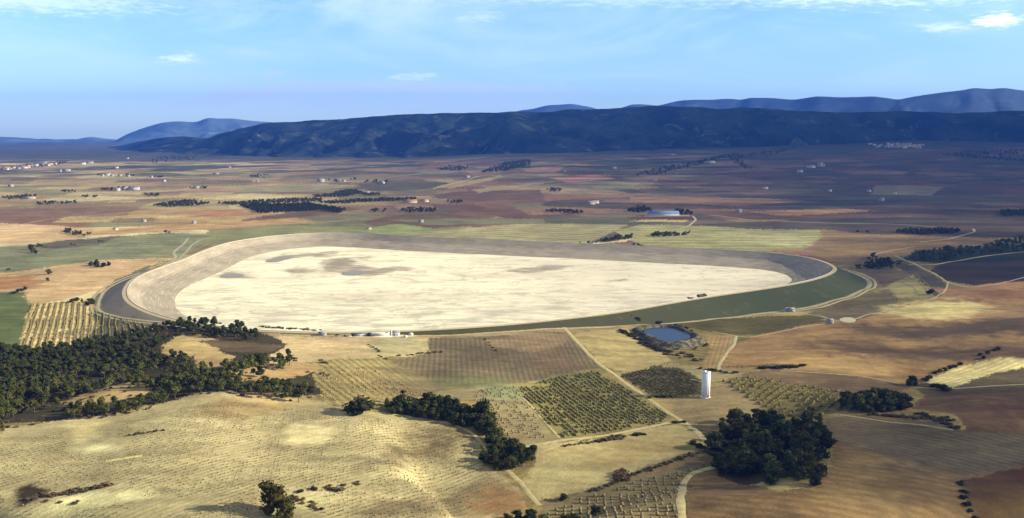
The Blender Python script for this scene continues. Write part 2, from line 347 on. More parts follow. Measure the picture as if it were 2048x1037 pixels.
field([(1215,745),(1300,735),(1345,728),(1400,735),(1480,740),(1480,755),(1400,760),(1280,770),(1230,750)],(176,156,112),spot=.4)
field([(1410,670),(1470,672),(1462,700),(1435,735),(1405,735),(1420,700)],(178,144,92),rows=[(1440,672),(1420,735)],amp=.15,spacing=5)
field([(1235,748),(1310,732),(1360,738),(1402,760),(1396,790),(1310,797),(1275,775)],(96,88,46),rows=[(1240,748),(1320,797)],amp=.35,spacing=5,spot=.2)
field([(1035,772),(1110,752),(1195,740),(1250,775),(1342,832),(1328,850),(1240,862),(1118,880),(1060,815)],(150,138,74),spot=.3)
field([(1310,797),(1400,793),(1440,760),(1540,800),(1530,850),(1430,870),(1400,860),(1350,826)],(176,150,106),spot=.4)
field([(1440,762),(1500,752),(1600,770),(1700,780),(1690,820),(1640,838),(1560,835),(1500,800)],(150,132,74),spot=.3)
field([(1470,752),(1550,738),(1700,752),(1830,772),(1790,790),(1700,785),(1600,772)],(142,114,80),spot=.15)
field([(1030,895),(1120,885),(1200,876),(1350,850),(1395,865),(1420,898),(1300,935),(1180,985),(1075,1008),(1040,965),(1070,925)],(190,170,114),spot=.12)
field([(1075,1008),(1180,985),(1300,930),(1400,900),(1430,925),(1300,965),(1150,1000),(1090,1020)],(140,116,82),spot=.5)
field([(1090,1020),(1200,980),(1320,950),(1420,925),(1370,950),(1352,1000),(1350,1060),(1090,1060)],(138,122,84),spot=.25)
# --- the hill in front
field([(0,872),(60,852),(130,838),(200,834),(260,826),(330,805),(380,790),(430,782),(520,793),(620,800),(690,818),(760,828),(850,838),(920,852),(955,882),(962,930),(1010,955),(1045,990),(1075,1050),(1100,1200),(0,1200)],(200,182,134),rows=[(400,960),(900,850)],amp=.11,spacing=5,spot=.25)
field([(740,930),(800,890),(900,848),(935,862),(900,890),(820,925),(760,950)],(112,94,68),rows=[(760,930),(900,860)],amp=.3,spacing=5,spot=.3,soft=9)
field([(150,834),(200,832),(232,840),(200,870),(172,888),(140,862),(130,842)],(244,222,158),spot=.1,soft=4)
field([(150,898),(185,885),(240,878),(230,895),(200,903)],(250,240,178),spot=.1,soft=4)
field([(560,868),(590,850),(630,852),(662,868),(640,886),(600,894),(575,888)],(252,234,172),spot=.1,soft=4)
field([(430,800),(520,800),(600,810),(560,830),(430,840),(400,820)],(196,166,112),spot=.2,soft=5)
field([(600,850),(650,835),(700,823),(690,832),(640,850)],(236,212,156),spot=.1,soft=4)
field([(90,1010),(140,995),(220,985),(280,980),(285,1000),(200,1015),(120,1025),(60,1045)],(248,236,172),spot=.15,soft=4)
field([(520,1000),(620,985),(700,970),(760,950),(740,970),(640,1005),(560,1030)],(206,194,138),spot=.4,soft=5)
field([(920,1010),(960,975),(1010,965),(1050,1000),(1060,1030),(980,1040)],(166,126,80),spot=.15,soft=5)
field([(700,1020),(820,1000),(950,960),(1000,960),(930,1010),(900,1040),(740,1045)],(150,132,96),spot=.4,soft=5)
field([(10,985),(60,968),(85,990),(60,1010),(30,1020),(15,1010)],(72,56,42),spot=.4,soft=2)  # dark shadow shape painted into the ground colour
# --- right foreground
field([(1372,1060),(1380,960),(1430,945),(1560,985),(1640,975),(1668,945),(1660,880),(1690,835),(1790,835),(1900,865),(2048,900),(2048,1200),(1372,1200)],(146,114,74),rows=[(1500,950),(2000,1010)],amp=.16,spacing=9,spot=.1)
field([(1650,838),(1720,832),(1840,845),(1940,868),(2048,900),(2048,930),(1950,955),(1800,925),(1700,895),(1660,880)],(120,102,80),rows=[(1700,850),(2000,910)],amp=.16,spacing=7,spot=.1)
field([(1850,785),(2048,770),(2048,905),(1930,868),(1910,830),(1820,818)],(112,82,56),spot=.2)
field([(1925,968),(1960,958),(2048,930),(2048,1100),(1945,1100),(1935,1020)],(84,56,30),spot=.5)
field([(1830,770),(1950,735),(2048,705),(2048,785),(1900,790),(1840,790)],(104,86,62),spot=.4)
field([(1842,762),(1900,738),(1990,714),(2048,698),(2048,722),(1990,745),(1905,775)],(240,218,150),rows=[(1842,766),(2048,712)],amp=.18,spacing=6,spot=.3)
field([(1440,735),(1500,735),(1560,742),(1600,730),(1540,728)],(120,104,60))
field([(1420,880),(1470,850),(1545,835),(1660,860),(1672,940),(1640,980),(1560,985),(1440,955),(1430,920)],(70,60,38),spot=.5)
field([(1640,900),(1668,880),(1668,945),(1645,975),(1560,985),(1500,972),(1600,960)],(176,160,100),spot=.4)
# --- woodland floor and sandy clearings
field([(0,695),(120,695),(230,670),(360,645),(500,650),(575,690),(480,740),(620,745),(640,790),(520,790),(430,782),(330,805),(200,834),(0,872)],(74,66,40),spot=.4)
field([(325,690),(350,672),(395,668),(440,680),(460,700),(400,705),(380,715),(330,710)],(206,176,112),spot=.2)
field([(385,705),(430,702),(470,715),(450,735),(400,738)],(210,176,112),spot=.15)
field([(395,682),(440,680),(520,688),(572,690),(540,705),(450,705)],(112,92,62),spot=.5)
field([(120,805),(180,785),(260,765),(310,770),(300,790),(200,812),(150,815)],(186,156,100),spot=.4)
field([(440,745),(520,728),(600,724),(650,735),(560,760),(480,765)],(196,160,106),spot=.4)

field([(1600,675),(1760,690),(1900,700),(1990,690),(2048,700),(2048,715),(1900,725),(1760,712),(1640,700)],(112,86,60),soft=16)  # dark streak: shade on rolling ground painted into the field colour
field([(1680,650),(1800,655),(2048,640),(2048,665),(1850,680),(1700,668)],(108,84,60),soft=16)  # another streak of relief shade, painted the same way
field([(1800,648),(1900,655),(2048,648),(2048,660),(1900,668)],(110,88,64),soft=10)  # thin core of the painted shade streak
field([(1770,920),(1850,915),(1900,950),(1850,975),(1760,970)],(100,82,64),soft=16)  # soft dark dip: relief shading put into the colour
field([(1560,990),(1640,960),(1760,960),(1840,1010),(1700,1020)],(160,130,84),soft=18)
field([(1380,1000),(1480,1010),(1640,1060),(1640,1200),(1372,1200)],(104,78,54),soft=16)  # dark fold of the slope, its shading painted in
field([(1665,905),(1720,905),(1800,925),(1760,940),(1680,925)],(172,136,86),soft=10)
field([(1760,980),(1900,1000),(1940,1060),(1800,1080),(1740,1020)],(118,92,62),soft=18)  # dip in the slope, its shade painted in
field([(2048,770),(2048,840),(1960,850),(1920,820)],(84,58,42),soft=16)
field([(1975,960),(2048,935),(2048,975)],(110,46,26),soft=6)
field([(1960,1010),(2048,1000),(2048,1060),(1970,1060)],(96,74,38),soft=8)
field([(1050,705),(1120,700),(1180,735),(1080,745)],(138,110,82),soft=10)
field([(900,690),(1000,700),(1100,720),(1050,740),(920,725)],(116,100,76),soft=14)
field([(480,790),(560,792),(640,805),(560,812),(470,806)],(214,184,130),soft=6)
field([(1450,845),(1500,825),(1530,838),(1480,858)],(196,184,150),soft=3)
field([(1060,935),(1120,915),(1160,940),(1100,975),(1060,970)],(206,188,128),soft=10)
field([(1180,900),(1300,880),(1380,880),(1300,920),(1200,940)],(184,158,100),soft=12)

field([(120,470),(330,452),(460,444),(600,436),(620,446),(440,458),(330,464),(190,472)],(206,160,104),soft=14)
field([(0,424),(160,412),(300,418),(200,430),(0,440)],(150,112,92),soft=18)
field([(60,400),(200,392),(300,396),(160,404)],(226,206,166),soft=20)
field([(380,398),(500,388),(620,392),(520,400)],(226,204,150),soft=20)
field([(330,424),(480,418),(540,430),(400,436)],(196,140,92),soft=18)
field([(540,372),(640,368),(720,372),(640,380)],(170,160,120),soft=20)

# patchwork of far parcels
PW, PS = 1100, 12.0          # raster of 13.2 km at 12 m
parc = np.zeros((PW, PW), np.int32); pid = [0]
def split(x0, y0, x1, y1, d):
    w_, h_ = x1-x0, y1-y0; big = max(w_, h_)
    lim = 10+22*random.random()+(12 if y0 > PW*0.45 else 0)
    if big < lim or (min(w_, h_) < 5):
        pid[0] += 1; parc[y0:y1, x0:x1] = pid[0]; return
    t = random.uniform(0.32, 0.68)
    if w_ > h_*random.uniform(0.8, 1.9): m = x0+max(1, int(w_*t)); split(x0, y0, m, y1, d+1); split(m, y0, x1, y1, d+1)
    else: m = y0+max(1, int(h_*t)); split(x0, y0, x1, m, d+1); split(x0, m, x1, y1, d+1)
split(0, 0, PW, PW, 0)
pal_l = [(214,186,142),(200,168,126),(188,150,116),(176,150,112),(222,200,158),(160,134,110),(172,166,122),(150,146,108),(196,160,130),(206,178,120),(152,112,92),(140,132,104)]
pal_c = [(178,120,84),(160,98,74),(140,84,68),(196,156,104),(150,120,92),(120,104,84),(176,146,104),(132,118,86),(110,96,84),(186,128,92),(128,76,62),(150,138,96)]
pal_r = [(120,86,74),(104,80,74),(92,80,76),(140,104,84),(96,88,78),(112,92,80),(130,84,72),(84,78,74),(150,116,90),(100,96,76)]  # right palette darker: part of the cloud shade is in these colours
pr = np.random.default_rng(3); NPc = pid[0]+2
pc_l = np.array([L3(pal_l[i])/KLIT for i in pr.integers(0, len(pal_l), NPc)]); pc_c = np.array([L3(pal_c[i])/KLIT for i in pr.integers(0, len(pal_c), NPc)])
pc_r = np.array([L3(pal_r[i])/KLIT/0.95 for i in pr.integers(0, len(pal_r), NPc)]); p_row = pr.uniform(0, math.pi, NPc)
def parcel(x, y):
    wx = x+60*(fbm(x/500, y/500, 2, 31)-.5)+12*(fbm(x/60, y/60, 2, 32)-.5); wy = y+260*(fbm(x/900, y/900, 2, 33)-.5)+14*(fbm(x/70, y/70, 2, 35)-.5)
    a = math.radians(-14); rx = wx*math.cos(a)-wy*math.sin(a); ry = wx*math.sin(a)+wy*math.cos(a)
    i = np.clip(((rx+6600)/PS).astype(int), 0, PW-1); j = np.clip(((ry-400)/PS).astype(int), 0, PW-1)
    return parc[j, i]
def ground_colour(x, y):
    n = len(x); jr = np.random.default_rng(5); jit = np.clip(y/800, .8, 8)*0.9
    u = 1024+FPX*x/np.maximum(y, 1)+120*(fbm(x/800, y/800, 2, 40)-.5)
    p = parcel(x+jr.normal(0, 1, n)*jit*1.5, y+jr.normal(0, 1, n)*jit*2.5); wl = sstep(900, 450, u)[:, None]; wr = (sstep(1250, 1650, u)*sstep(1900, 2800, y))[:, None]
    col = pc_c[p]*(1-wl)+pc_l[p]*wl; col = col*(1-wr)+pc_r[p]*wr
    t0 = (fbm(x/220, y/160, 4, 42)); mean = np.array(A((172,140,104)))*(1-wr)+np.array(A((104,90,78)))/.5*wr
    wc = (1-wl)*(1-wr); g_ = col.mean(1, keepdims=True); col = (col*(1-.3*wc)+g_*.3*wc)*(1-.12*wc); col = col*.86+mean*.14; col *= (.8+.4*fbm(x/260, y/130, 3, 43))[:, None]
    nearw = sstep(1900, 1500, y)[:, None]
    col = col*(1-nearw)+nearw*(np.array(A((180,156,108)))*(1-sstep(.4, .65, t0))[:, None]+np.array(A((140,126,84)))*sstep(.4, .65, t0)[:, None])
    fl = fbm(x/350, y/250, 4, 44)
    scrub = sstep(0.52, 0.62, fl)*sstep(3800, 5500, y)
    scrub = np.maximum(scrub, sstep(5600, 6600, y-600*(fbm(x/600, y/600, 3, 45)-.5)+np.interp(u, [0, 900, 1200, 2048], [-1300, -300, 200, 100])))[:, None]
    col = col*(1-scrub*.85)+np.array([0.045, 0.06, 0.035])*scrub*.85
    th = p_row[p]; sp = 14.0+2.0*(p % 7); ph = (x*np.cos(th)+y*np.sin(th))/sp; amp = np.where(p % 3 == 0, .22, .08); spot = np.full(n, .3)
    qx = x+2.6*(fbm(x/9, y/9, 3, 51)-.5)*2+8*(fbm(x/60, y/60, 2, 52)-.5); qy = y+2.6*(fbm(x/9, y/9, 3, 53)-.5)*2+10*(fbm(x/60, y/60, 2, 54)-.5)
    qx += jr.normal(0, 1, n)*jit; qy += jr.normal(0, 1, n)*jit*1.6
    j1 = jr.normal(0, 1, n); j2 = jr.normal(0, 1, n); w1 = (fbm(x/16, y/16, 3, 66)-.5)*4; w2 = (fbm(x/16, y/16, 3, 67)-.5)*4
    for poly, alb, rd, am, spt, soft in FIELDS:
        if soft:      # soft-edged patch of paler or darker soil; some are painted shade
            bx = (qx > poly[:, 0].min()-3*soft) & (qx < poly[:, 0].max()+3*soft) & (qy > poly[:, 1].min()-3*soft) & (qy < poly[:, 1].max()+3*soft)
            xb, yb = qx[bx]+soft*w1[bx], qy[bx]+soft*w2[bx]; al = np.zeros(len(xb))
            for k in range(18):
                rr_ = soft*1.5*math.sqrt((k+.5)/18); al += inpoly(xb+rr_*math.cos(k*2.4), yb+rr_*math.sin(k*2.4), poly)/18.0
            col[bx] = col[bx]*(1-al[:, None])+alb*(.85+.3*fbm(x[bx]/30, y[bx]/30, 3, 60))[:, None]*al[:, None]; amp[bx] *= 1-.5*al; continue
        m = inpoly(qx, qy, poly)
        if not m.any(): continue
        tone = 0.76+0.48*fbm(x[m]/(30+y[m]*.03), y[m]/(30+y[m]*.03), 4, 60)
        col[m] = alb*tone[:, None]; spot[m] = spt
        if rd is not None: ph[m] = x[m]*rd[0]+y[m]*rd[1]; amp[m] = am
        else: amp[m] = 0.0
    far = sstep(1800, 3800, y)[:, None]
    col = col*np.array([.99, 1.0, .90]); col = col*(1-far)+col*np.array([.98, .985, .72])*far; gl = col.mean(1, keepdims=True); col = col*(1-.25*far)+gl*np.array([1.12, 1.0, .8])*.25*far; col *= (1-.18*wr)  # last factor darkens the far right: cloud shade put into the land colour
    return col, ph, amp, spot
r_rows = [150.0]
while r_rows[-1] < 14500:
    r = r_rows[-1]; step = r*r/443500*(2.2 if r < 1000 else 1.5); step = max(step, 0.9) if r > 400 else 25.0
    r_rows.append(r+min(step, 26 if r < 9000 else 200))
r_rows = np.array(r_rows+[17000, 21000, 25200])
tl = np.concatenate([np.linspace(-1.6, -0.66, 30), np.arange(-0.645, 0.645, 0.00125), np.linspace(0.66, 1.6, 30)])
TT, RR = np.meshgrid(tl, r_rows); gx = (TT*RR).ravel(); gy = RR.ravel()
gz = height(gx, gy)
ins = inpoly(gx, gy, cut_ring); gz[ins] = np.minimum(gz[ins], -14.0)
inp = inpoly(gx, gy, pond_cut); gz[inp] = np.minimum(gz[inp], POND_Z-8)
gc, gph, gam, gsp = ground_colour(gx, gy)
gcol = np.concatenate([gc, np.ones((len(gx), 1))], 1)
nr, nc = TT.shape; idx = np.arange(nr*nc).reshape(nr, nc)
GF = np.stack([idx[:-1, :-1].ravel(), idx[:-1, 1:].ravel(), idx[1:, 1:].ravel(), idx[1:, :-1].ravel()], -1)
m_ground, N = new_mat('soil_and_crops')
pos = N.node('ShaderNodeNewGeometry').outputs['Position']
at = lambda k: N.node('ShaderNodeAttribute', attribute_name=k)
base = at('land').outputs['Color']; ph = at('row').outputs['Fac']; am = at('row_amp').outputs['Fac']; spt = at('spot').outputs['Fac']
nA = N.noise(pos, 0.012, 5.0, 0.6); nB = N.noise(pos, 0.11, 4.0, 0.65); nC = N.noise(pos, 0.55, 3.0, 0.7)
nD = N.noise(N.vmul(pos, (0.25, 1.0, 1.0)), 0.05, 4.0, 0.6, 0.6)
wv = N.math('SINE', N.math('MULTIPLY', N.math('ADD', ph, N.math('MULTIPLY', nB, 0.35)), 2*math.pi))
wv = N.math('MULTIPLY', N.ramp(wv, -0.7, 0.5, -1.0, 0.35), N.math('MULTIPLY', am, N.ramp(nB, 0.3, 0.6, 0.45, 1.25)))
f = N.ramp(nA, 0.3, 0.7, 0.82, 1.16)
f = N.math('MULTIPLY', f, N.ramp(nB, 0.28, 0.72, 0.84, 1.16)); f = N.math('MULTIPLY', f, N.ramp(nC, 0.25, 0.75, 0.86, 1.14)); f = N.math('MULTIPLY', f, N.ramp(nD, 0.32, 0.68, 0.80, 1.16))
f = N.math('MULTIPLY', f, N.math('ADD', wv, 1.0))
c1 = N.node('ShaderNodeVectorMath', {0: base, 'Scale': f}, operation='SCALE').outputs[0]
dk = N.math('MULTIPLY', N.ramp(N.noise(pos, 0.16, 6.0, 0.7, 0.5), 0.50, 0.66, 0.0, 1.0), spt)
c1 = N.mix(N.math('MULTIPLY', dk, 0.75), c1, N.mix(0.55, c1, (0.07, 0.068, 0.03, 1)))
c1 = N.mix(N.ramp(N.noise(pos, 0.03, 4.0, 0.6), 0.45, 0.75, 0.0, 0.22), c1, N.vmul(c1, (1.06, 0.97, 0.82)))
bh = N.math('ADD', N.math('MULTIPLY', nB, 1.2), N.math('ADD', nC, N.math('MULTIPLY', wv, 0.5)))
finish(N, c1, 0.95, 0.1, N.node('ShaderNodeBump', {'Height': bh, 'Strength': 0.35, 'Distance': 0.9}).outputs[0])
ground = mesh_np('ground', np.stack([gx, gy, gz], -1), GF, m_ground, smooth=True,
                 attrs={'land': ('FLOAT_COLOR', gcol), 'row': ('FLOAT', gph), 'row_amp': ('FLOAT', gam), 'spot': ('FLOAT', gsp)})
tag(ground, kind='structure')

# ------------------------------------------------------------------ reservoir
def ring_mesh(name, rings, mats, parent=None, smooth=True):
    n = len(rings[0]); V = np.concatenate(rings); F = []
    i = np.arange(n); j = (i+1) % n
    for k in range(len(rings)-1): F.append(np.stack([i+k*n, j+k*n, j+(k+1)*n, i+(k+1)*n], -1))
    return mesh_np(name, V, np.concatenate(F), mats, smooth=smooth, parent=parent)
def z3(p, z): return np.column_stack([p, np.broadcast_to(z, len(p))])
res = empty('reservoir', (float(crest[:, 0].mean()), float(crest[:, 1].mean()), FLOOR_Z), label='huge drained pear-shaped reservoir with a cream dry floor inside grey earth banks', cat='reservoir')
bpy.context.view_layer.update()
def under(o, par): o.parent = par; o.matrix_parent_inverse = par.matrix_world.inverted(); return o
m_out = None
m_out, N = new_mat('grassed_bank'); pos = N.node('ShaderNodeNewGeometry').outputs['Position']
sx_ = N.node('ShaderNodeSeparateXYZ', {0: pos}).outputs
nb = N.noise(pos, 0.05, 6.0, 0.65); nb2 = N.noise(pos, 0.5, 4.0, 0.7)
side = N.ramp(sx_[0], -460.0, -60.0, 0.0, 1.0)
g = N.mix(side, (0.36, 0.28, 0.18, 1), (0.045, 0.056, 0.022, 1))
g = N.mix(N.math('MULTIPLY', N.ramp(sx_[0], 60.0, 420.0, .8, 0), side), g, (0.070, 0.062, 0.030, 1))
g = N.mix(N.ramp(nb, 0.52, 0.76, 0, .45), g, (0.16, 0.145, 0.07, 1)); g = N.mix(N.ramp(nb2, 0.4, 0.8, 0, .5), g, (0.05, 0.055, 0.02, 1))
finish(N, g, 0.95, 0.1, N.node('ShaderNodeBump', {'Height': nb2, 'Strength': 0.4, 'Distance': 0.8}).outputs[0])
m_lin, N = new_mat('stony_lining'); pos = N.node('ShaderNodeNewGeometry').outputs['Position']
n1_ = N.noise(pos, 0.02, 5.0, 0.6); n2_ = N.noise(pos, 0.25, 5.0, 0.7); n3_ = N.noise(N.vmul(pos, (.3, .3, 14)), 0.10, 4.0, 0.6)
g = N.mix(N.ramp(n1_, 0.3, 0.7, 0, 1), (0.28, 0.23, 0.15, 1), (0.37, 0.31, 0.205, 1)); g = N.mix(N.ramp(n2_, 0.5, 0.75, 0, .55), g, (0.22, 0.165, 0.10, 1)); g = N.mix(N.ramp(n3_, 0.5, 0.66, 0, .6), g, (0.55, 0.47, 0.32, 1))
finish(N, g, 0.95, 0.1, N.node('ShaderNodeBump', {'Height': n2_, 'Strength': 0.5, 'Distance': 1.0}).outputs[0])
m_floor, N = new_mat('dry_silt'); pos = N.node('ShaderNodeNewGeometry').outputs['Position']
na = N.noise(N.vmul(pos, (0.5, 1, 1)), 0.010, 7.0, 0.62, 0.8); nb = N.noise(N.vmul(pos, (0.45, 1, 1)), 0.045, 6.0, 0.68, 0.6); nc = N.noise(pos, 0.4, 4.0, 0.7)
sy = N.node('ShaderNodeSeparateXYZ', {0: pos}).outputs
g = N.mix(N.ramp(sy[0], -300.0, 300.0, 0, 1), (0.90, 0.83, 0.52, 1), (0.78, 0.69, 0.46, 1))
g = N.mix(N.ramp(na, 0.45, 0.65, 0, .6), g, (0.62, 0.52, 0.34, 1)); g = N.mix(N.ramp(nb, 0.5, 0.68, 0, .6), g, (0.42, 0.35, 0.21, 1)); g = N.mix(N.ramp(nc, 0.5, 0.8, 0, .35), g, (0.5, 0.46, 0.3, 1))
nearf = N.math('MULTIPLY', N.ramp(sy[1], 1500.0, 1180.0, 0, 1), N.ramp(nb, 0.40, 0.60, 0, .6)); g = N.mix(nearf, g, (0.46, 0.41, 0.29, 1))
ch = N.math('ABSOLUTE', N.math('SUBTRACT', N.noise(N.vmul(pos, (.55, 1, 1)), 0.008, 5.0, 0.55, 1.2), 0.5))
g = N.mix(N.ramp(ch, 0.0, 0.012, .5, 0), g, (0.40, 0.34, 0.22, 1))
ch2 = N.math('ABSOLUTE', N.math('SUBTRACT', N.noise(N.vmul(pos, (.3, 1, 1)), 0.022, 4.0, 0.5, .8), 0.45))
g = N.mix(N.math('MULTIPLY', N.ramp(ch2, 0.0, 0.016, .4, 0), N.ramp(sy[1], 1900.0, 1200.0, .2, 1)), g, (0.42, 0.37, 0.26, 1))
st_ = N.node('ShaderNodeAttribute', attribute_name='stain').outputs['Fac']
g = N.mix(N.math('MULTIPLY', st_, N.ramp(nb, .3, .6, .55, .95)), g, (0.30, 0.235, 0.155, 1))
finish(N, g, 0.95, 0.1)
m_road = simple_mat('pale_gravel_road', A((205,188,150)), .15, .2)
m_conc = simple_mat('white_concrete', (0.52, 0.50, 0.43), .08, .5, rough=.7)
m_par = simple_mat('worn_parapet', (0.50, 0.45, 0.36), .15, .1)
m_mud = simple_mat('wet_mud', (0.30, 0.23, 0.15), .3, .06)
m_water, N = new_mat('still_water'); pos = N.node('ShaderNodeNewGeometry').outputs['Position']
b_ = N.node('ShaderNodeBsdfPrincipled', {'Base Color': (0.030, 0.040, 0.062, 1), 'Roughness': 0.25, 'IOR': 1.33, 'Specular IOR Level': 0.2, 'Normal': N.node('ShaderNodeBump', {'Height': N.noise(pos, 0.8, 3.0, .6), 'Strength': .08, 'Distance': .2}).outputs[0]})
N.node('ShaderNodeOutputMaterial', {'Surface': b_.outputs[0]})

m_muddy, N = new_mat('muddy_shallow_water')
b_ = N.node('ShaderNodeBsdfPrincipled', {'Base Color': (0.30, 0.27, 0.22, 1), 'Roughness': 0.5, 'IOR': 1.33, 'Specular IOR Level': 0.12}); N.node('ShaderNodeOutputMaterial', {'Surface': b_.outputs[0]})
toe2 = toe; ht = height(toe2[:, 0], toe2[:, 1])
mid1 = outer_e*0.5+toe2*0.5
wob = (fbm(crest[:, 0]/25, crest[:, 1]/25, 3, 71)-.5)*1.6
under(ring_mesh('outer_bank', [z3(outer_e, CREST_Z-0.02), z3(outer_e*.75+toe2*.25, CREST_Z*.75+ht*.25+wob*.4), z3(mid1, CREST_Z*.5+ht*.5+wob), z3(outer_e*.25+toe2*.75, CREST_Z*.25+ht*.75+wob*.5), z3(toe2-nin*1.5, ht-0.8)], m_out), res)
under(ring_mesh('crest_road', [z3(outer_e, CREST_Z-0.02), z3(crest-nin*6.4, CREST_Z+0.05), z3(crest-nin*0.7, CREST_Z+0.05)], m_road), res)
under(ring_mesh('parapet', [z3(crest-nin*0.7, CREST_Z+0.05), z3(crest-nin*0.68, CREST_Z+.6), z3(crest-nin*0.4, CREST_Z+.6), z3(crest-nin*0.35, CREST_Z-0.5)], m_par, smooth=False), res)
k_in = 66.0
prof_in = lambda t: t*1.9 if t < .26 else .494+(t-.26)*.506/.74
fl = crest.copy(); steps = 22; rings_in = [z3(crest-nin*0.21, CREST_Z-0.1)]
for k in range(1, steps+1):
    fl = fl+normals_in(fl)*(k_in/steps)
    for _ in range(2): fl = (np.roll(fl, 1, 0)+fl*4+np.roll(fl, -1, 0))/6
    if k <= 7 or k % 3 == 1 or k == steps: rings_in.append(z3(fl, CREST_Z+(FLOOR_Z-.7-CREST_Z)*prof_in(k/steps)+(fbm(fl[:, 0]/18, fl[:, 1]/18, 3, 73)-.5)*.9*(k < steps)))
under(ring_mesh('inner_slope', rings_in, m_lin), res)
# damp hollows of silt
HOLLOWS = [[(525,522),(545,513),(590,508),(640,505),(680,503),(660,508),(600,515),(570,520),(540,526)], [(575,538),(590,532),(610,537),(660,541),(620,544),(590,545)],
    [(645,525),(670,518),(700,520),(705,528),(730,534),(790,533),(830,540),(790,544),(720,552),(670,548),(650,540)], [(430,556),(445,545),(470,543),(500,552),(530,553),(480,557)],
    [(1010,540),(1040,536),(1100,531),(1150,529),(1110,541),(1060,546),(1030,546)], [(670,521),(720,514),(760,512),(720,519)], [(1200,560),(1230,557),(1260,561),(1225,566)], [(480,520),(600,512),(700,509),(600,516)], [(800,547),(840,544),(860,545),(820,549)]]
HOLW = [smooth_closed(plane_pt([a for a, b in h], [b for a, b in h], FLOOR_Z), 6.0) for h in HOLLOWS]
NEARF = plane_pt([560,800,1000,1200,1240,1100,900,700,600], [662,662,650,625,612,618,632,640,652], FLOOR_Z)
# floor as a grid clipped to the foot of the slope
g5 = 5.0; (x0_, y0_), (x1_, y1_) = fl.min(0)-10, fl.max(0)+10
FX, FY = np.meshgrid(np.arange(x0_, x1_, g5), np.arange(y0_, y1_, g5)); fsh = FX.shape; FX = FX.ravel(); FY = FY.ravel()
FZ = FLOOR_Z+(fbm(FX/60, FY/60, 3, 75)-.5)*.8; stain = np.zeros(len(FX)); rs = np.random.default_rng(8)
for k in range(10):
    sx1 = FX+rs.normal(0, 5, len(FX))+22*(fbm(FX/35, FY/35, 4, 76)-.5)*2; sy1 = FY+rs.normal(0, 9, len(FX))+34*(fbm(FX/35, FY/35, 4, 77)-.5)*2
    for h_ in HOLW: stain += inpoly(sx1, sy1, h_)/10.0
ex = fl-normals_in(fl)*7.0; ix = np.arange(len(FX)).reshape(fsh)
Fq = np.stack([ix[:-1, :-1].ravel(), ix[:-1, 1:].ravel(), ix[1:, 1:].ravel(), ix[1:, :-1].ravel()], -1); Fq = Fq[inpoly(FX[Fq[:, 0]]+2.5, FY[Fq[:, 0]]+2.5, ex)]
under(mesh_np('basin_floor', np.column_stack([FX, FY, FZ]), Fq, m_floor, smooth=True, attrs={'stain': ('FLOAT', np.clip(stain, 0, 1))}), res)
FLOOR_RING = fl
def patch(name, px, z, mat, parent=None, rough=3.0, seed=0, step=4.0, px_world=False):
    poly = smooth_closed(plane_pt([p[0] for p in px], [p[1] for p in px], z), step)
    nn = normals_in(poly); poly = poly+nn*((fbm(poly[:, 0]/14, poly[:, 1]/14, 3, seed)-.5)*2*rough)[:, None]
    V = np.vstack([z3(poly, z), [[*poly.mean(0), z]]]); n = len(poly); i = np.arange(n)
    import mathutils
    tri = mathutils.geometry.tessellate_polygon([[Vector((a, b, 0)) for a, b in poly]])
    return mesh_np(name, z3(poly, z), np.array(tri), mat, parent=parent)
# shallow muddy pools
for k, px in enumerate([[(532,523),(550,516),(590,514),(575,519),(550,525)], [(680,548),(695,542),(720,541),(735,545),(720,550),(695,551)], [(438,555),(455,547),(475,547),(490,552),(470,555)]]):
    tag(patch('water', px, FLOOR_Z+.55, m_muddy, rough=7, seed=90+k), kind='structure')

# farm pond: bank ring and water
pw = patch('pond_water', pond_px, POND_Z-1.5, m_water, rough=.5, seed=99); tag(pw, kind='structure'); pw.name = 'water'
m_pbank, N = new_mat('rough_bank'); pos = N.node('ShaderNodeNewGeometry').outputs['Position']; nb = N.noise(pos, 0.14, 6.0, 0.7)
finish(N, N.mix(N.ramp(nb, 0.42, 0.62, 0, 1), (0.045, 0.04, 0.025, 1), (0.19, 0.16, 0.095, 1)), .95, .1, N.node('ShaderNodeBump', {'Height': nb, 'Strength': .8, 'Distance': 2.0}).outputs[0])
pn = pond_in; pcen = pond.mean(0)
lw = 5+9*sstep(pcen[1]+10, pcen[1]-35, pond[:, 1])+4*sstep(pcen[0]+20, pcen[0]-40, pond[:, 0])
pt = pond-pn*(lw+4)[:, None]; pm = pond-pn*4.0
top_z = POND_Z+.7+(fbm(pond[:, 0]/12, pond[:, 1]/12, 3, 98)-.5)*1.6
pond_bank = ring_mesh('pond_bank', [z3(pond+pn*1.5, POND_Z-3), z3(pond-pn*1.0, POND_Z-0.9), z3(pm, top_z), z3(pond-pn*6.5, top_z-.3), z3(pond-pn*(6.5+lw*.4)[:, None], (top_z*.5+.5*height(pt[:, 0], pt[:, 1]))+(fbm(pond[:, 0]/7, pond[:, 1]/7, 3, 97)-.5)*3), z3(pt, height(pt[:, 0], pt[:, 1])-1.5)], m_pbank)
tag(pond_bank, 'rough brown earth bank heaped around the small blue farm pond', 'embankment')

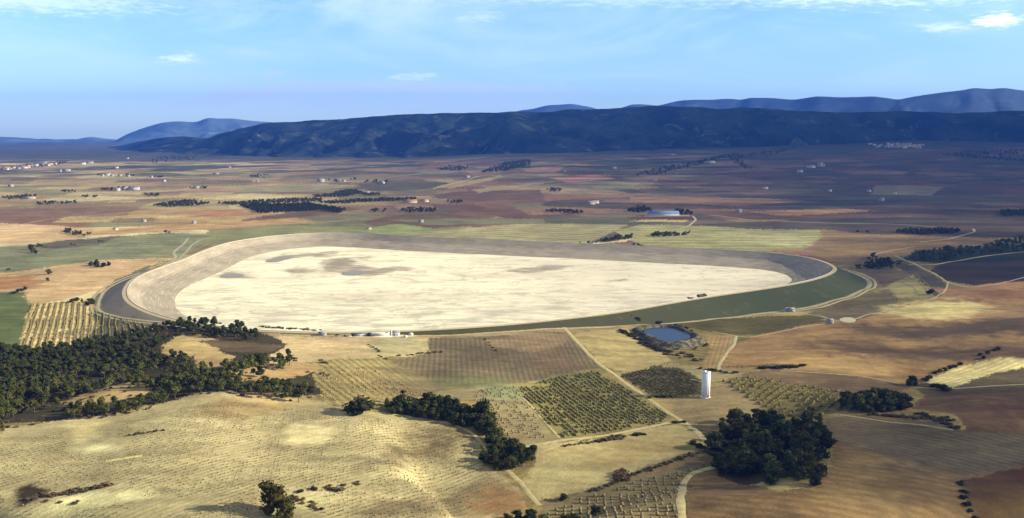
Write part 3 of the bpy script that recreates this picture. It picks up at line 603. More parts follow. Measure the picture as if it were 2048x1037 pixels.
# ------------------------------------------------------------------ hills and far mountains
def ridge(name, line, Dc, Db, mat, rough, gully, seed, nt=46, du=5.0, back=0.35, zb=-10, pw_=1.25):
    line = np.array(line, float); us = np.arange(line[0, 0], line[-1, 0]+1, du); vs = np.interp(us, line[:, 0], line[:, 1])
    k = np.array([1, 2, 3, 2, 1.]); vs = np.convolve(np.pad(vs, 2, 'edge'), k/k.sum(), 'valid')
    dc = np.interp(us, *zip(*Dc)); db = np.interp(us, *zip(*Db)); dx, dy, dz = rays(us, vs)
    zc = CAM_H+dz/dy*dc; tx = dx/dy; V = []
    ts = np.r_[np.linspace(0, 1, nt), 1+np.linspace(0, 1, 10)[1:]*1.0]
    for t in ts:
        D = db+(dc-db)*t if t <= 1 else dc+(dc-db)*back*(t-1)*2
        x = tx*D; prof = (t**pw_ if t <= 1 else 1-(t-1)*1.0)
        env = math.sin(math.pi*min(t, 1))**0.8 if t <= 1 else 0.4
        g1 = np.abs(fbm(x/gully+3*fbm(x/900, D/900, 2, seed+5), D/(gully*3.2), 4, seed)-.5)*2; g2 = fbm(x/(gully*.28), D/(gully*.5), 4, seed+9)-.5
        z = zb+(zc-zb)*prof*(1 if t <= 1 else 1)-rough*env*(g1*-1.0+.35)*1.6+rough*.5*g2*(0.3+env)
        if abs(t-1) < 1e-6: z = zc+rough*.12*g2
        V.append(np.column_stack([x, D, z]))
    V = np.concatenate(V); nr_, nc_ = len(ts), len(us); ix = np.arange(nr_*nc_).reshape(nr_, nc_)
    F = np.stack([ix[:-1, :-1].ravel(), ix[:-1, 1:].ravel(), ix[1:, 1:].ravel(), ix[1:, :-1].ravel()], -1)
    return tag(mesh_np(name, V, F, mat, smooth=True), kind='structure')
def hill_mat(name, a, b, c, s1):
    m, N = new_mat(name); pos = N.node('ShaderNodeNewGeometry').outputs['Position']
    n1 = N.noise(pos, s1, 7.0, 0.62, 0.4); n2 = N.noise(pos, s1*7, 5.0, 0.7)
    g = N.mix(N.ramp(n1, .35, .6, 0, 1), a, b); g = N.mix(N.ramp(N.noise(pos, s1*2.2, 6.0, .7, .5), .55, .72, 0, .8), g, c); g = N.mix(N.ramp(n2, .45, .7, 0, .5), g, a)
    finish(N, g, 1.0, 0.0, N.node('ShaderNodeBump', {'Height': n2, 'Strength': .6, 'Distance': 12.0}).outputs[0]); return m
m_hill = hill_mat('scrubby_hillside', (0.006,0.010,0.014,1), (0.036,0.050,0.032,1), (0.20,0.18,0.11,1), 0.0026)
m_far = hill_mat('far_mountain', (0.042,0.072,0.11,1), (0.07,0.105,0.15,1), (0.13,0.15,0.15,1), 0.0008)  # bluish: some of the haze tint sits in this rock colour
m_far2 = hill_mat('haze_tinted_mountain', (0.08,0.12,0.15,1), (0.12,0.17,0.19,1), (0.2,0.24,0.23,1), 0.0008)  # paler still: distance haze partly painted into the rock colour
main = [(392,292),(406,281),(436,270),(476,259),(512,251),(537,246),(587,244),(637,241),(687,238),(750,232),(813,229),(888,227),(963,226),(1024,223),(1099,226),(1124,221),(1149,218),(1237,216),(1307,213),(1375,214),(1450,218),(1488,216),(1536,218),(1599,223),(1686,226),(1787,222),(1862,224),(1912,226),(1987,223),(2060,222),(2250,220),(2500,228)]
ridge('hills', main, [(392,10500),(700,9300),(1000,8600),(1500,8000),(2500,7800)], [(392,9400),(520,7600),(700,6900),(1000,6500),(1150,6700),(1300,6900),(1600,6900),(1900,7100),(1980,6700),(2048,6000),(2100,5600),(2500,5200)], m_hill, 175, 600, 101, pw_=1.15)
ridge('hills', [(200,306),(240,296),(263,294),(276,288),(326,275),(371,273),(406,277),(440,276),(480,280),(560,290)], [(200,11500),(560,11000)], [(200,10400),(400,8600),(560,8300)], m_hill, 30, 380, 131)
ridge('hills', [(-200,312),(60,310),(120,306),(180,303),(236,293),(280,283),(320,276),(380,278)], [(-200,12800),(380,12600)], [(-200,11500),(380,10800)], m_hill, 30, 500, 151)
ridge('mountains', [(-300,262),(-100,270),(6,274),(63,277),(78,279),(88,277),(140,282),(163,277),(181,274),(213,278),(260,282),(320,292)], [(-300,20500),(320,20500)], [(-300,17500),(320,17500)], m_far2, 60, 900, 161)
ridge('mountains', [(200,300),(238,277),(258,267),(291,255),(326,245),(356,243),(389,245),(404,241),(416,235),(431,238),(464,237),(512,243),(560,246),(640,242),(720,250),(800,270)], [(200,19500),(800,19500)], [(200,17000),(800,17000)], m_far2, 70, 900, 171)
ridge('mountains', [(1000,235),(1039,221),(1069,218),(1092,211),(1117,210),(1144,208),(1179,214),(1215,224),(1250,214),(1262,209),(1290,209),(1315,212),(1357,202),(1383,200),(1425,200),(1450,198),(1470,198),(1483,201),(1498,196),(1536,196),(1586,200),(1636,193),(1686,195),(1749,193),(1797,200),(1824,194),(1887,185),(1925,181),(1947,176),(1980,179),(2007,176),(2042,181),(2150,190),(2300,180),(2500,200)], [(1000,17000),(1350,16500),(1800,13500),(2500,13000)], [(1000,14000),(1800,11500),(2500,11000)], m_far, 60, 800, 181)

# ------------------------------------------------------------------ unseen cloud sheet added to shade the right of the view
CL_Z = 2600.0
shift = np.array([SUN[0], SUN[1]])/SUN[2]
sxs = np.arange(-6000, 9000, 150.0); sys_ = np.concatenate([np.arange(500, 3000, 75.0), np.arange(3000, 11500, 150.0)]); SX, SY = np.meshgrid(sxs, sys_)
S_ = shade_at(SX.ravel(), SY.ravel()); S_ = np.where(np.abs(SX.ravel()/SY.ravel()) > 1.1, 0, S_)
lat = SX.ravel()/SY.ravel(); S_ *= sstep(1.1, .8, np.abs(lat))
def cloud_sheet():
    x, y, s = SX.ravel(), SY.ravel(), S_
    zg = np.where(y > 6800, 250, 10.0)
    cx = x+shift[0]*(CL_Z-zg); cy = y+shift[1]*(CL_Z-zg); nr_, nc_ = SX.shape
    th = 40+90*s*fbm(x/500, y/500, 3, 201); top = CL_Z+th; bot = CL_Z-12+20*fbm(x/400, y/400, 2, 203)*0
    ix = np.arange(nr_*nc_).reshape(nr_, nc_); F = np.stack([ix[:-1, :-1].ravel(), ix[:-1, 1:].ravel(), ix[1:, 1:].ravel(), ix[1:, :-1].ravel()], -1)
    F = F[(s[F] > 0.03).any(1)]
    V = np.concatenate([np.column_stack([cx, cy, np.broadcast_to(bot, len(cx))]), np.column_stack([cx, cy, top])])
    m, N = new_mat('shade_cloud_vapour'); pos = N.node('ShaderNodeNewGeometry').outputs['Position']
    a = N.node('ShaderNodeAttribute', attribute_name='dens').outputs['Fac']
    n = N.math('MULTIPLY', N.ramp(N.noise(N.vmul(pos, (0.45, 1, 0)), 0.0075, 4.0, .55, .5), .38, .62, 0.0, 2.0), 1.0)
    k = N.ramp(a, 0.55, 0.9, 1.0, 0.0)                               # broken only where it is thin
    d = N.math('MULTIPLY', a, N.math('ADD', N.math('MULTIPLY', N.math('SUBTRACT', n, 1.0), N.math('MULTIPLY', k, 0.8)), 1.0), clamp=True)
    al = N.math('SUBTRACT', 1.0, N.math('SQRT', N.math('SUBTRACT', 1.0, N.math('MINIMUM', d, 0.985))))
    df = N.node('ShaderNodeBsdfDiffuse', {'Color': (.9, .9, .9, 1)}); tr = N.node('ShaderNodeBsdfTransparent')
    mx = N.node('ShaderNodeMixShader', {0: al, 1: tr.outputs[0], 2: df.outputs[0]}); N.node('ShaderNodeOutputMaterial', {'Surface': mx.outputs[0]})
    o = mesh_np('shade_clouds', V, np.concatenate([F[:, ::-1], F+len(cx)]), m, smooth=True, attrs={'dens': ('FLOAT', np.r_[s, s])})
    tag(o, 'unseen broken cloud layer added to shade the right of the valley', 'shade_clouds', kind='stuff')
cloud_sheet()

# ------------------------------------------------------------------ haze
def haze_box():
    x0, x1, y0, y1, z0, z1 = -42000, 42000, -1500, 25500, -80, 1250
    V = [(x, y, z) for z in (z0, z1) for y in (y0, y1) for x in (x0, x1)]
    F = [(0, 2, 3, 1), (4, 5, 7, 6), (0, 1, 5, 4), (2, 6, 7, 3), (0, 4, 6, 2), (1, 3, 7, 5)]
    m, N = new_mat('haze_air'); v = N.node('ShaderNodeVolumePrincipled', {'Color': (0.08, 0.27, 1.0, 1), 'Density': 3.4e-5, 'Anisotropy': 0.2})
    N.node('ShaderNodeOutputMaterial', {'Volume': v.outputs[0]})
    o = mesh_np('haze', V, np.array(F), m); tag(o, 'pale blue haze over the whole valley', 'haze', kind='stuff')
haze_box()

# ------------------------------------------------------------------ dirt tracks (draped ribbons)
m_track = simple_mat('pale_dirt_track', A((206,190,144)), .22, .25)
m_track2 = simple_mat('grey_gravel_track', A((186,176,150)), .2, .2)
m_terr = simple_mat('terrace_edge', A((140,130,100)), .3, .15)
m_yl = simple_mat('bare_chalky_soil', A((240,226,160)), .15, .3)
def resample(P, step, wig=0.0, sd=0):
    d = np.r_[0, np.cumsum(np.linalg.norm(np.diff(P, axis=0), axis=1))]; s = np.arange(0, d[-1], step)
    Q = np.stack([np.interp(s, d, P[:, 0]), np.interp(s, d, P[:, 1])], -1)
    for _ in range(4): Q[1:-1] = (Q[:-2]+2*Q[1:-1]+Q[2:])/4
    if wig: Q += (np.stack([fbm(Q[:, 0]/25, Q[:, 1]/25, 3, sd), fbm(Q[:, 0]/25, Q[:, 1]/25, 3, sd+1)], -1)-.5)*wig
    return Q
def track(px, w_, mat=None, lift=0.22, name='dirt_track', wig=1.5, world=None, taper=False, mid=False):
    P = unproj(px) if world is None else world
    Q = resample(P, max(2.5, P[:, 1].mean()/260), wig, len(px)); t = np.gradient(Q, axis=0); t /= np.linalg.norm(t, axis=1)[:, None]; n = np.stack([-t[:, 1], t[:, 0]], -1)
    ww = w_*(0.8+.4*vnoise(np.arange(len(Q))*.35, np.zeros(len(Q)), 5))*.5
    cols = []
    for s in (-1, -.4, .4, 1):
        q = Q+n*(ww*s)[:, None]; cols.append(np.column_stack([q, height(q[:, 0], q[:, 1])+lift*(1 if abs(s) < 1 else .2)+.03]))
    k = len(Q); V = np.concatenate(cols); i = np.arange(k-1)
    F = np.concatenate([np.stack([i+a*k, i+1+a*k, i+1+(a+1)*k, i+(a+1)*k], -1) for a in range(3)])
    return tag(mesh_np(name, V, F[:, ::-1], mat or m_track, smooth=True), kind='structure')
track([(1128,655),(1140,668),(1152,682),(1175,706),(1200,730),(1232,752),(1262,775),(1300,800),(1340,828),(1372,848),(1395,864),(1412,885),(1425,898)], 4.5)
track([(1030,896),(1075,890),(1118,882),(1160,877),(1200,873),(1250,864),(1300,854),(1345,844),(1372,848)], 4.0)
track([(1362,1200),(1362,1100),(1364,1040),(1361,1000),(1366,970),(1378,952),(1400,942),(1440,932)], 5.0)
track([(1078,1012),(1060,990),(1040,964),(1020,945),(1000,932)], 3.6)
track([(985,915),(972,894),(950,870),(925,856),(890,846),(850,838),(800,830),(750,826)], 3.0)
track([(970,872),(975,885),(972,905)], 2.5)
track([(1472,672),(1468,690),(1450,712),(1438,730),(1436,745)], 4.0)
track([(1425,664),(1450,668),(1472,672),(1500,676),(1540,668),(1600,655),(1650,648)], 2.5)
track([(1200,873),(1160,880),(1120,890),(1075,908)], 1.6)
track([(2100,498),(2040,505),(1960,514),(1900,524),(1870,530),(1810,530)], 5.0)
track([(1790,512),(1830,528),(1870,548),(1896,566),(1940,576),(1990,570),(2060,552)], 4.0)
track([(1896,566),(1888,585),(1868,598),(1820,606),(1770,622),(1700,642),(1640,640)], 3.0)
track([(1560,620),(1600,628),(1640,632),(1670,642)], 3.5, m_track2)
track([(1740,512),(1762,506),(1790,500),(1830,494)], 4.0)
track([(325,532),(345,523),(352,514),(346,506),(352,500),(368,488),(376,476)], 6, m_track2)
track([(352,522),(372,505),(384,490),(400,480),(430,474)], 5, m_track2)
track([(280,552),(310,540),(340,527),(372,515)], 9, m_track2)
track([(1230,463),(1262,478)], 3); track([(1385,432),(1392,440),(1378,452),(1360,458)], 6)
track([(1840,485),(1900,478),(1950,464),(1946,458)], 5)
track([(0,458),(90,440),(200,430),(330,420),(450,414)], 5); track([(170,480),(300,462),(440,452),(640,446),(700,440)], 5)
track([(700,368),(800,352),(900,345),(1000,336)], 7); track([(1880,455),(1760,448),(1640,446),(1500,440),(1420,430)], 6)
track([(866,378),(960,352),(1008,351)], 9)
track([(1090,618),(1300,612)], 2.5) if False else None
for k in (0, 2, 3): track([(1778+k*16, 556-k*3), (1800+k*14, 563-k*2), (1822+k*12, 574-k), (1836+k*9, 588-k)], 1.6, m_terr, wig=4)
track([(1380,758),(1404,765),(1440,760),(1460,757)], 2.2); track([(1040,790),(1120,878)], 2.0); track([(300,924),(380,908),(470,893),(560,868)], 1.4, wig=3)
track([(212,923),(250,917),(286,912)], 3.5, m_yl) ; track([(1560,742),(1620,745),(1720,752),(1810,770)], 2.2)
track([(1680,830),(1760,842),(1840,850),(1915,862)], 2.0); track([(1830,775),(1900,779),(1990,772),(2060,768)], 2.6)
# ring roads at the foot of the bank
def ring_track(off, w_, i0=None, i1=None):
    q = toe-nin*off; u, v = proj(q[:, 0], q[:, 1], height(q[:, 0], q[:, 1]))
    return q, u, v
def ring_seg(off, w_, cond, mat):
    q, u, v = ring_track(off, w_); k = cond(u, v); n = len(q)
    st = next((i for i in range(n) if k[i] and not k[i-1]), 0); seg = []
    for a in range(n):
        i = (st+a) % n
        if not k[i]: break
        seg.append(i)
    track([0]*len(seg), w_, mat, world=q[seg], wig=2.0)
cy_ = float(crest[:, 1].mean())
ring_seg(5, 6.5, lambda u, v: (u > 1290) & (v > 522), m_track2); ring_seg(14, 4.0, lambda u, v: (u > 1560) & (v > 530), m_track)
ring_seg(4, 4.5, lambda u, v: (u < 420) & (v > 540), m_track2); ring_seg(13, 4.0, lambda u, v: (u < 440) & (v > 545), m_track2)
ring_seg(5, 4.0, lambda u, v: (u > 560) & (u < 1240) & (v > 600), m_track)
# pale service yards
def yard(px, mat, lift=.3):
    poly = unproj(px); q = smooth_closed(poly, 4.0); V = np.column_stack([q, height(q[:, 0], q[:, 1])+lift])
    import mathutils
    tri = np.array(mathutils.geometry.tessellate_polygon([[Vector((a, b, 0)) for a, b in q]]))
    return tag(mesh_np('gravel_yard', V, tri, mat), kind='structure')
m_yard = simple_mat('pale_gravel', A((222,210,180)), .15, .4)
yard([(1676,638),(1700,634),(1714,642),(1705,648),(1685,646)], m_yard)
yard([(690,672),(740,670),(800,671),(840,672),(830,676),(760,676),(700,677)], m_yard)

# ------------------------------------------------------------------ vegetation
def leaf_mat(name, a, b, rnd=.45):
    m, N = new_mat(name); pos = N.node('ShaderNodeNewGeometry').outputs['Position']; oi = N.node('ShaderNodeObjectInfo').outputs['Random']
    g = N.mix(N.ramp(N.noise(pos, 0.28, 3.0, .6), .35, .65, 0, 1), a, b)
    g = N.mix(N.ramp(N.noise(pos, 0.035, 3.0, .6), .4, .65, 0, .6), g, (a[0]*1.9, a[1]*1.25, a[2]*1.1, 1))
    g = N.node('ShaderNodeVectorMath', {0: g, 'Scale': N.math('ADD', N.math('MULTIPLY', oi, 2*rnd), 1-rnd)}, operation='SCALE').outputs[0]
    r2_ = N.node('ShaderNodeTexWhiteNoise', {'W': oi}, noise_dimensions='1D').outputs[0]
    g = N.mix(N.ramp(r2_, .55, 1.0, 0, .6), g, (a[0]*2.6+.02, a[1]*1.6+.012, a[2]*1.2, 1))
    finish(N, g, 0.9, 0.1); return m
m_pine = leaf_mat('pine_foliage', (0.032,0.044,0.010,1), (0.105,0.115,0.026,1))
m_oak = leaf_mat('evergreen_oak_foliage', (0.018,0.024,0.006,1), (0.062,0.070,0.016,1))
m_bush = leaf_mat('dry_scrub', (0.06,0.05,0.028,1), (0.13,0.11,0.055,1))
m_vine = leaf_mat('vine_leaves', (0.11,0.11,0.035,1), (0.25,0.22,0.07,1), .1)
m_almond = leaf_mat('young_tree_leaves', (0.15,0.13,0.06,1), (0.27,0.24,0.12,1), .1)
m_plot = leaf_mat('low_green_crop', (0.07,0.07,0.025,1), (0.13,0.12,0.045,1), .1)
m_bark = simple_mat('bark', (0.10,0.075,0.05), .3, 1.5)
def ico(sub=1):
    import bmesh
    bm = bmesh.new(); bmesh.ops.create_icosphere(bm, subdivisions=sub, radius=1.0)
    V = np.array([v.co[:] for v in bm.verts]); F = np.array([[v.index for v in f.verts] for f in bm.faces]); bm.free(); return V, F
ICO1, ICO2 = ico(1), ico(2)
def crown_geo(r, lobes, leaves, kind, lsz):
    """unit-ish tree, height 1, z from 0: lumpy dark core plus many leaf faces"""
    Vs, Fs, n0 = [], [], 0; cs = []
    for k in range(lobes):
        a = r.uniform(0, 2*math.pi)
        if kind == 'pine': z = r.uniform(.3, .86); rad = r.uniform(.02, .26)*(1.15-z)*1.6; s = r.uniform(.13, .2)*(1.25-.4*z)
        elif kind == 'tall': z = r.uniform(.2, .9); rad = r.uniform(0, .09)*(1.2-z); s = r.uniform(.09, .15)*(1.25-.6*z)
        elif kind == 'oak': z = r.uniform(.18, .74); rad = r.uniform(.05, .38)*math.sqrt(max(.05, 1-((z-.38)/.52)**2)); s = r.uniform(.17, .25)
        else: z = r.uniform(.22, .6); rad = r.uniform(.05, .42); s = r.uniform(.2, .3)
        cs.append((math.cos(a)*rad, math.sin(a)*rad, z, s))
    for (x, y, z, s) in cs:
        V, F = ICO1; d = V*(1+.35*(r.random((len(V), 1))-.5))*s*.88*np.array([1, 1, .85])+np.array([x, y, z]); Vs.append(d); Fs.append(F+n0); n0 += len(V)
    per = leaves//lobes
    for (x, y, z, s) in cs:
        d = r.normal(size=(per, 3)); d /= np.linalg.norm(d, axis=1)[:, None]; d[:, 2] = np.where(d[:, 2] < -.3, -d[:, 2], d[:, 2])
        c = d*s*r.uniform(.8, 1.28, (per, 1))*np.array([1, 1, .85])+np.array([x, y, z])
        a = r.normal(size=(per, 3))+d*.3; a /= np.linalg.norm(a, axis=1)[:, None]; b = np.cross(a, r.normal(size=(per, 3))); b /= np.linalg.norm(b, axis=1)[:, None]
        l = lsz*r.uniform(.6, 1.3, (per, 1)); tri = np.stack([c-a*l, c+a*l*.4+b*l, c+a*l*.4-b*l*.9], 1).reshape(-1, 3)
        Vs.append(tri); Fs.append(np.arange(len(tri)).reshape(-1, 3)+n0); n0 += len(tri)
    return np.concatenate(Vs), np.concatenate(Fs), cs
def tube(p0, p1, r0, r1, n=6):
    p0, p1 = np.array(p0, float), np.array(p1, float); d = p1-p0; d /= np.linalg.norm(d); a = np.cross(d, [0.3, 1, .1]); a /= np.linalg.norm(a); b = np.cross(d, a)
    t = np.arange(n)*2*math.pi/n; c = np.cos(t)[:, None]*a+np.sin(t)[:, None]*b
    V = np.concatenate([p0+c*r0, p1+c*r1]); i = np.arange(n); j = (i+1) % n
    return V, np.concatenate([np.stack([i, j, j+n], -1), np.stack([i, j+n, i+n], -1)])
def trunk_geo(cs):
    Vs, Fs, n0 = [], [], 0
    top = (cs[0][0]*.3, cs[0][1]*.3, .55); segs = [((0, 0, -.06), (0.01, 0, .3), .032, .022), ((0.01, 0, .3), top, .022, .012)]
    for c in cs[:4]: segs.append(((0.01, 0, .24+.1*random.random()), (c[0], c[1], c[2]), .013, .005))
    for s in segs: V, F = tube(*s); Vs.append(V); Fs.append(F+n0); n0 += len(V)
    return np.concatenate(Vs), np.concatenate(Fs)
def me_of(V, F, mat, name):
    o = mesh_np(name, V, F, mat); me = o.data; bpy.data.objects.remove(o); return me
PROTO = {}
def protos(kind, mat, n, lobes, leaves, lsz):
    r = np.random.default_rng(hash(kind) % 1000 if False else len(kind)*7+n); L = []
    for k in range(n):
        V, F, cs = crown_geo(r, lobes, leaves, kind, lsz); TV, TF = trunk_geo(cs)
        L.append((me_of(V, F, mat, 'crown'), me_of(TV, TF, m_bark, 'trunk')))
    return L
PROTO['pine'] = protos('pine', m_pine, 6, 9, 540, .055); PROTO['tall'] = protos('tall', m_pine, 4, 9, 400, .045); PROTO['oak'] = protos('oak', m_oak, 6, 13, 700, .055)
def small_proto(kind, mat, n=4, lobes=5, leaves=60):
    r = np.random.default_rng(n*31+len(kind)); L = []
    for k in range(n):
        V, F, cs = crown_geo(r, lobes, leaves, kind, .1); TV, TF = trunk_geo(cs); nV = len(V)
        o = mesh_np('tree', np.vstack([V, TV]), np.vstack([F, TF+nV]), [mat, m_bark], mi=[0]*len(F)+[1]*len(TF)); me = o.data; bpy.data.objects.remove(o); L.append(me)
    return L
FAR = {'pine': small_proto('pine', m_pine), 'oak': small_proto('oak', m_oak), 'tall': small_proto('tall', m_pine)}
def shrub_protos(mat, n=4, leaves=150):
    r = np.random.default_rng(91); L = []
    for k in range(n):
        V, F, cs = crown_geo(r, 6, leaves, 'bush', .12); V[:, 2] -= .12; L.append(me_of(V, F, mat, 'shrub'))
    return L
SHR = shrub_protos(m_bush); SHG = shrub_protos(m_oak)
def gz_(x, y): return float(height(np.array([x]), np.array([y]))[0])
def put_tree(name, x, y, h, kind, label, cat, group, wide=1.0, parts=True):
    z = gz_(x, y)-.3; rz = random.uniform(0, 6.28)
    if parts:
        e = empty(name, (x, y, z), rz, label, cat, group); cm, tm = random.choice(PROTO[kind]); e.scale = (h*wide, h*wide, h)
        for nm, me in (('crown', cm), ('trunk', tm)):
            o = bpy.data.objects.new(nm, me); COL.objects.link(o); o.parent = e
        return e
    o = bpy.data.objects.new(name, random.choice(FAR[kind])); COL.objects.link(o); o.location = (x, y, z); o.rotation_euler = (0, 0, rz); o.scale = (h*wide, h*wide, h)
    return tag(o, label, cat, group)
def sample_poly(px, n, mind, r, hf=None):
    poly = unproj(px); x0, y0 = poly.min(0); x1, y1 = poly.max(0); out = np.zeros((0, 2)); tries = 0
    while len(out) < n and tries < n*60:
        q = r.uniform((x0, y0), (x1, y1)); tries += 1
        if not inpoly(q[:1], q[1:], poly)[0]: continue
        if len(out) and ((out-q)**2).sum(1).min() < mind*mind: continue
        out = np.vstack([out, q])
    return out
def in_any(q, polys): return any(inpoly(q[:1], q[1:], p)[0] for p in polys)
tr = np.random.default_rng(21)
# the wood on the left slope: nearest 300 as trees, the rest as one mass
wood_px = [(-60,700),(60,700),(130,698),(215,680),(300,662),(350,648),(400,643),(470,650),(515,668),(520,684),(440,682),(395,670),(345,676),(322,700),(330,712),(378,722),(400,740),(470,735),(510,728),(545,718),(580,708),(610,712),(570,738),(520,745),(540,765),(600,780),(640,797),(600,806),(530,800),(430,788),(380,794),(330,808),(260,830),(200,838),(130,842),(60,858),(-60,885)]
clear = [unproj(p) for p in ([(120,812),(180,788),(260,768),(300,776),(300,792),(200,815),(150,818)], [(325,690),(350,674),(395,670),(440,680),(460,702),(400,735),(380,715),(330,710)], [(262,690),(300,682),(310,700),(270,705)], [(270,750),(330,740),(350,758),(300,775)])]
pts = sample_poly(wood_px, 900, 5.6, tr)
pts = np.array([q for q in pts if not (in_any(q, clear) and tr.random() < .93)])
pts = pts[~((fbm(pts[:, 0]/28, pts[:, 1]/34, 3, 301) > .565) & (pts[:, 0] > -400))]
pts = pts[np.argsort(np.hypot(pts[:, 0], pts[:, 1]))]
for q in pts[:295]:
    put_tree('pine_tree', q[0], q[1], tr.uniform(7, 11.5), 'pine', 'dark green pine crowded in the near side of the wood on the left slope', 'pine tree', 'pines on the near side of the left wood', tr.uniform(.9, 1.25))
def merged(name, P, hs, protos_, mats, label, cat, seed=1, wide=(.9, 1.2), kind='stuff'):
    r = np.random.default_rng(seed); Vs, Fs, Ms, n0 = [], [], [], 0; zs = height(P[:, 0], P[:, 1])-.3; cache = {}
    for me in protos_:
        V = np.empty(len(me.vertices)*3, np.float32); me.vertices.foreach_get('co', V); F = np.empty(len(me.loops), np.int32); me.loops.foreach_get('vertex_index', F)
        mi = np.empty(len(me.polygons), np.int32); me.polygons.foreach_get('material_index', mi); cache[me.name] = (V.reshape(-1, 3), F.reshape(-1, 3), mi)
    keys = list(cache)
    for q, h, z in zip(P, hs, zs):
        V, F, mi = cache[keys[r.integers(len(keys))]]; a = r.uniform(0, 6.28); c, s = math.cos(a), math.sin(a); w_ = r.uniform(*wide)*h
        X = np.column_stack([(V[:, 0]*c-V[:, 1]*s)*w_+q[0], (V[:, 0]*s+V[:, 1]*c)*w_+q[1], V[:, 2]*h+z]); Vs.append(X); Fs.append(F+n0); Ms.append(mi); n0 += len(V)
    o = mesh_np(name, np.concatenate(Vs), np.concatenate(Fs), mats, mi=np.concatenate(Ms)); return tag(o, label, cat, kind=kind)
merged('wood', pts[295:], tr.uniform(7, 11, len(pts)-295), [c for c, t in PROTO['pine'][:4]], [m_pine], 'dense dark pine wood filling the back of the left slope', 'wood', 2)
u_pts = sample_poly(wood_px, 700, 3.5, tr); u_pts = np.array([q for q in u_pts])
merged('undergrowth', u_pts, tr.uniform(1.5, 3.5, len(u_pts)), SHR+SHG[:2], [m_bush], 'brown and green scrub between the pines on the left slope', 'undergrowth', 3, (1.0, 1.6))

CNT = {}
FARP = []
def clump(name, px, n, mind, hr, kind, label, cat, group, wide=(.95, 1.25), parts=True):
    P = sample_poly(px, n, mind, tr)
    if name == 'tree' and max(b for a, b in px) < 440: FARP.append((P, tr.uniform(*hr, len(P)))); return
    for q in P:
        tl_ = parts and kind == 'oak' and tr.random() < .28; put_tree(name, q[0], q[1], tr.uniform(*hr)*(1.22 if tl_ else 1), 'tall' if tl_ else kind, label, cat, group, tr.uniform(*wide)*(1.35 if tl_ else 1), parts)
clump('oak_tree', [(1432,872),(1460,850),(1500,838),(1548,842),(1570,862),(1600,852),(1650,858),(1656,925),(1640,955),(1600,975),(1560,975),(1500,965),(1440,945),(1420,915)], 110, 4.6, (8.5, 14.5), 'oak', 'dark evergreen oak packed into the big clump beside the pale track on the right', 'oak tree', 'oaks of the big dark clump')
clump('oak_tree', [(1600,842),(1625,838),(1640,850),(1610,860)], 5, 5, (9, 13), 'tall', 'narrow dark tree sticking up from the back edge of the big dark clump', 'tree', 'upright trees at the back of the big clump', (.9, 1.1))
clump('oak_tree', [(1690,815),(1720,806),(1760,803),(1800,806),(1816,816),(1800,822),(1740,826),(1695,824)], 34, 4.4, (11, 14.5), 'oak', 'blackish round oak in the compact grove between the orchard and the bare brown fields', 'oak tree', 'oaks of the compact grove')
clump('oak_tree', [(764,820),(800,808),(860,812),(900,820),(955,826),(988,845),(990,874),(940,858),(880,842),(800,832)], 80, 4.2, (6, 12.5), 'oak', 'dark oak in the thick hedgerow running along the far edge of the foreground hill', 'oak tree', 'oaks of the long hedgerow behind the hill')
clump('oak_tree', [(970,870),(990,868),(1010,890),(1040,905),(1070,912),(1060,930),(1010,945),(965,925),(975,905)], 38, 4.4, (7, 10.5), 'oak', 'dark oak in the hedgerow that drops along the bend of the pale track', 'oak tree', 'oaks beside the bend of the track')
def one(name, u, v, h, kind, label, cat, wide=1.1, group=None, parts=True):
    q = unproj([(u, v)])[0]; return put_tree(name, q[0], q[1], h, kind, label, cat, group, wide, parts)
one('oak_tree', 718, 829, 17, 'oak', 'broad round green oak standing alone at the left end of the long hedgerow', 'oak tree', 1.45)
one('oak_tree', 968, 846, 20, 'oak', 'tallest dark oak rising above the right end of the long hedgerow', 'oak tree', .8)
one('oak_tree', 545, 1022, 19, 'oak', 'big lone dark oak on the near slope of the foreground hill', 'oak tree', .95)
one('oak_tree', 572, 1034, 11, 'oak', 'smaller oak touching the big lone oak on the foreground hill', 'oak tree', 1.2)
one('oak_tree', 1128, 1002, 5.5, 'oak', 'small round tree where the hill track meets the tan meadow', 'tree', 1.2)
one('oak_tree', 1193, 1030, 7.5, 'oak', 'round dark tree at the edge of the dotted orchard, rightmost at the bottom edge', 'tree', 1.1)
one('oak_tree', 1630, 972, 8, 'oak', 'round dark oak set apart on the grassy front rim of the big dark clump', 'oak tree', 1.2)
for u, v, h in [(1015,1045,6),(1035,1040,6.5),(1060,1042,7.5),(1085,1048,6)]: one('oak_tree', u, v, h, 'oak', 'dark tree in the row cut off by the bottom edge left of the track end', 'tree', 1.2, 'trees at the bottom edge left of the track')
for u, v, h in [(1135,1046,7),(1150,1048,6.5),(1165,1050,6)]: one('oak_tree', u, v, h, 'oak', 'dark tree in the short row cut off by the bottom edge beside the dotted orchard', 'tree', 1.2, 'trees at the bottom edge by the orchard')
for u, v, h in [(1245,640,9),(1252,641,10),(1262,642,8)]: one('pine_tree', u, v, h, 'tall', 'upright dark pine in the trio between the dam foot and the farm pond', 'pine tree', 1.5, 'pines between dam and pond')
one('oak_tree', 1276, 645, 8, 'oak', 'rounded dark tree just right of the three upright pines above the farm pond', 'tree', 1.0)
one('oak_tree', 1316, 650, 7.5, 'oak', 'dark tree by itself on the far rim of the farm pond', 'tree', 1.3)
for u, v, h in [(1352,656,6),(1362,658,5.5),(1372,661,5.5),(1382,666,4.5)]: one('oak_tree', u, v, h, 'oak', 'low dark tree in the row curving round the right bank of the farm pond', 'tree', 1.4, 'trees on the right bank of the pond')
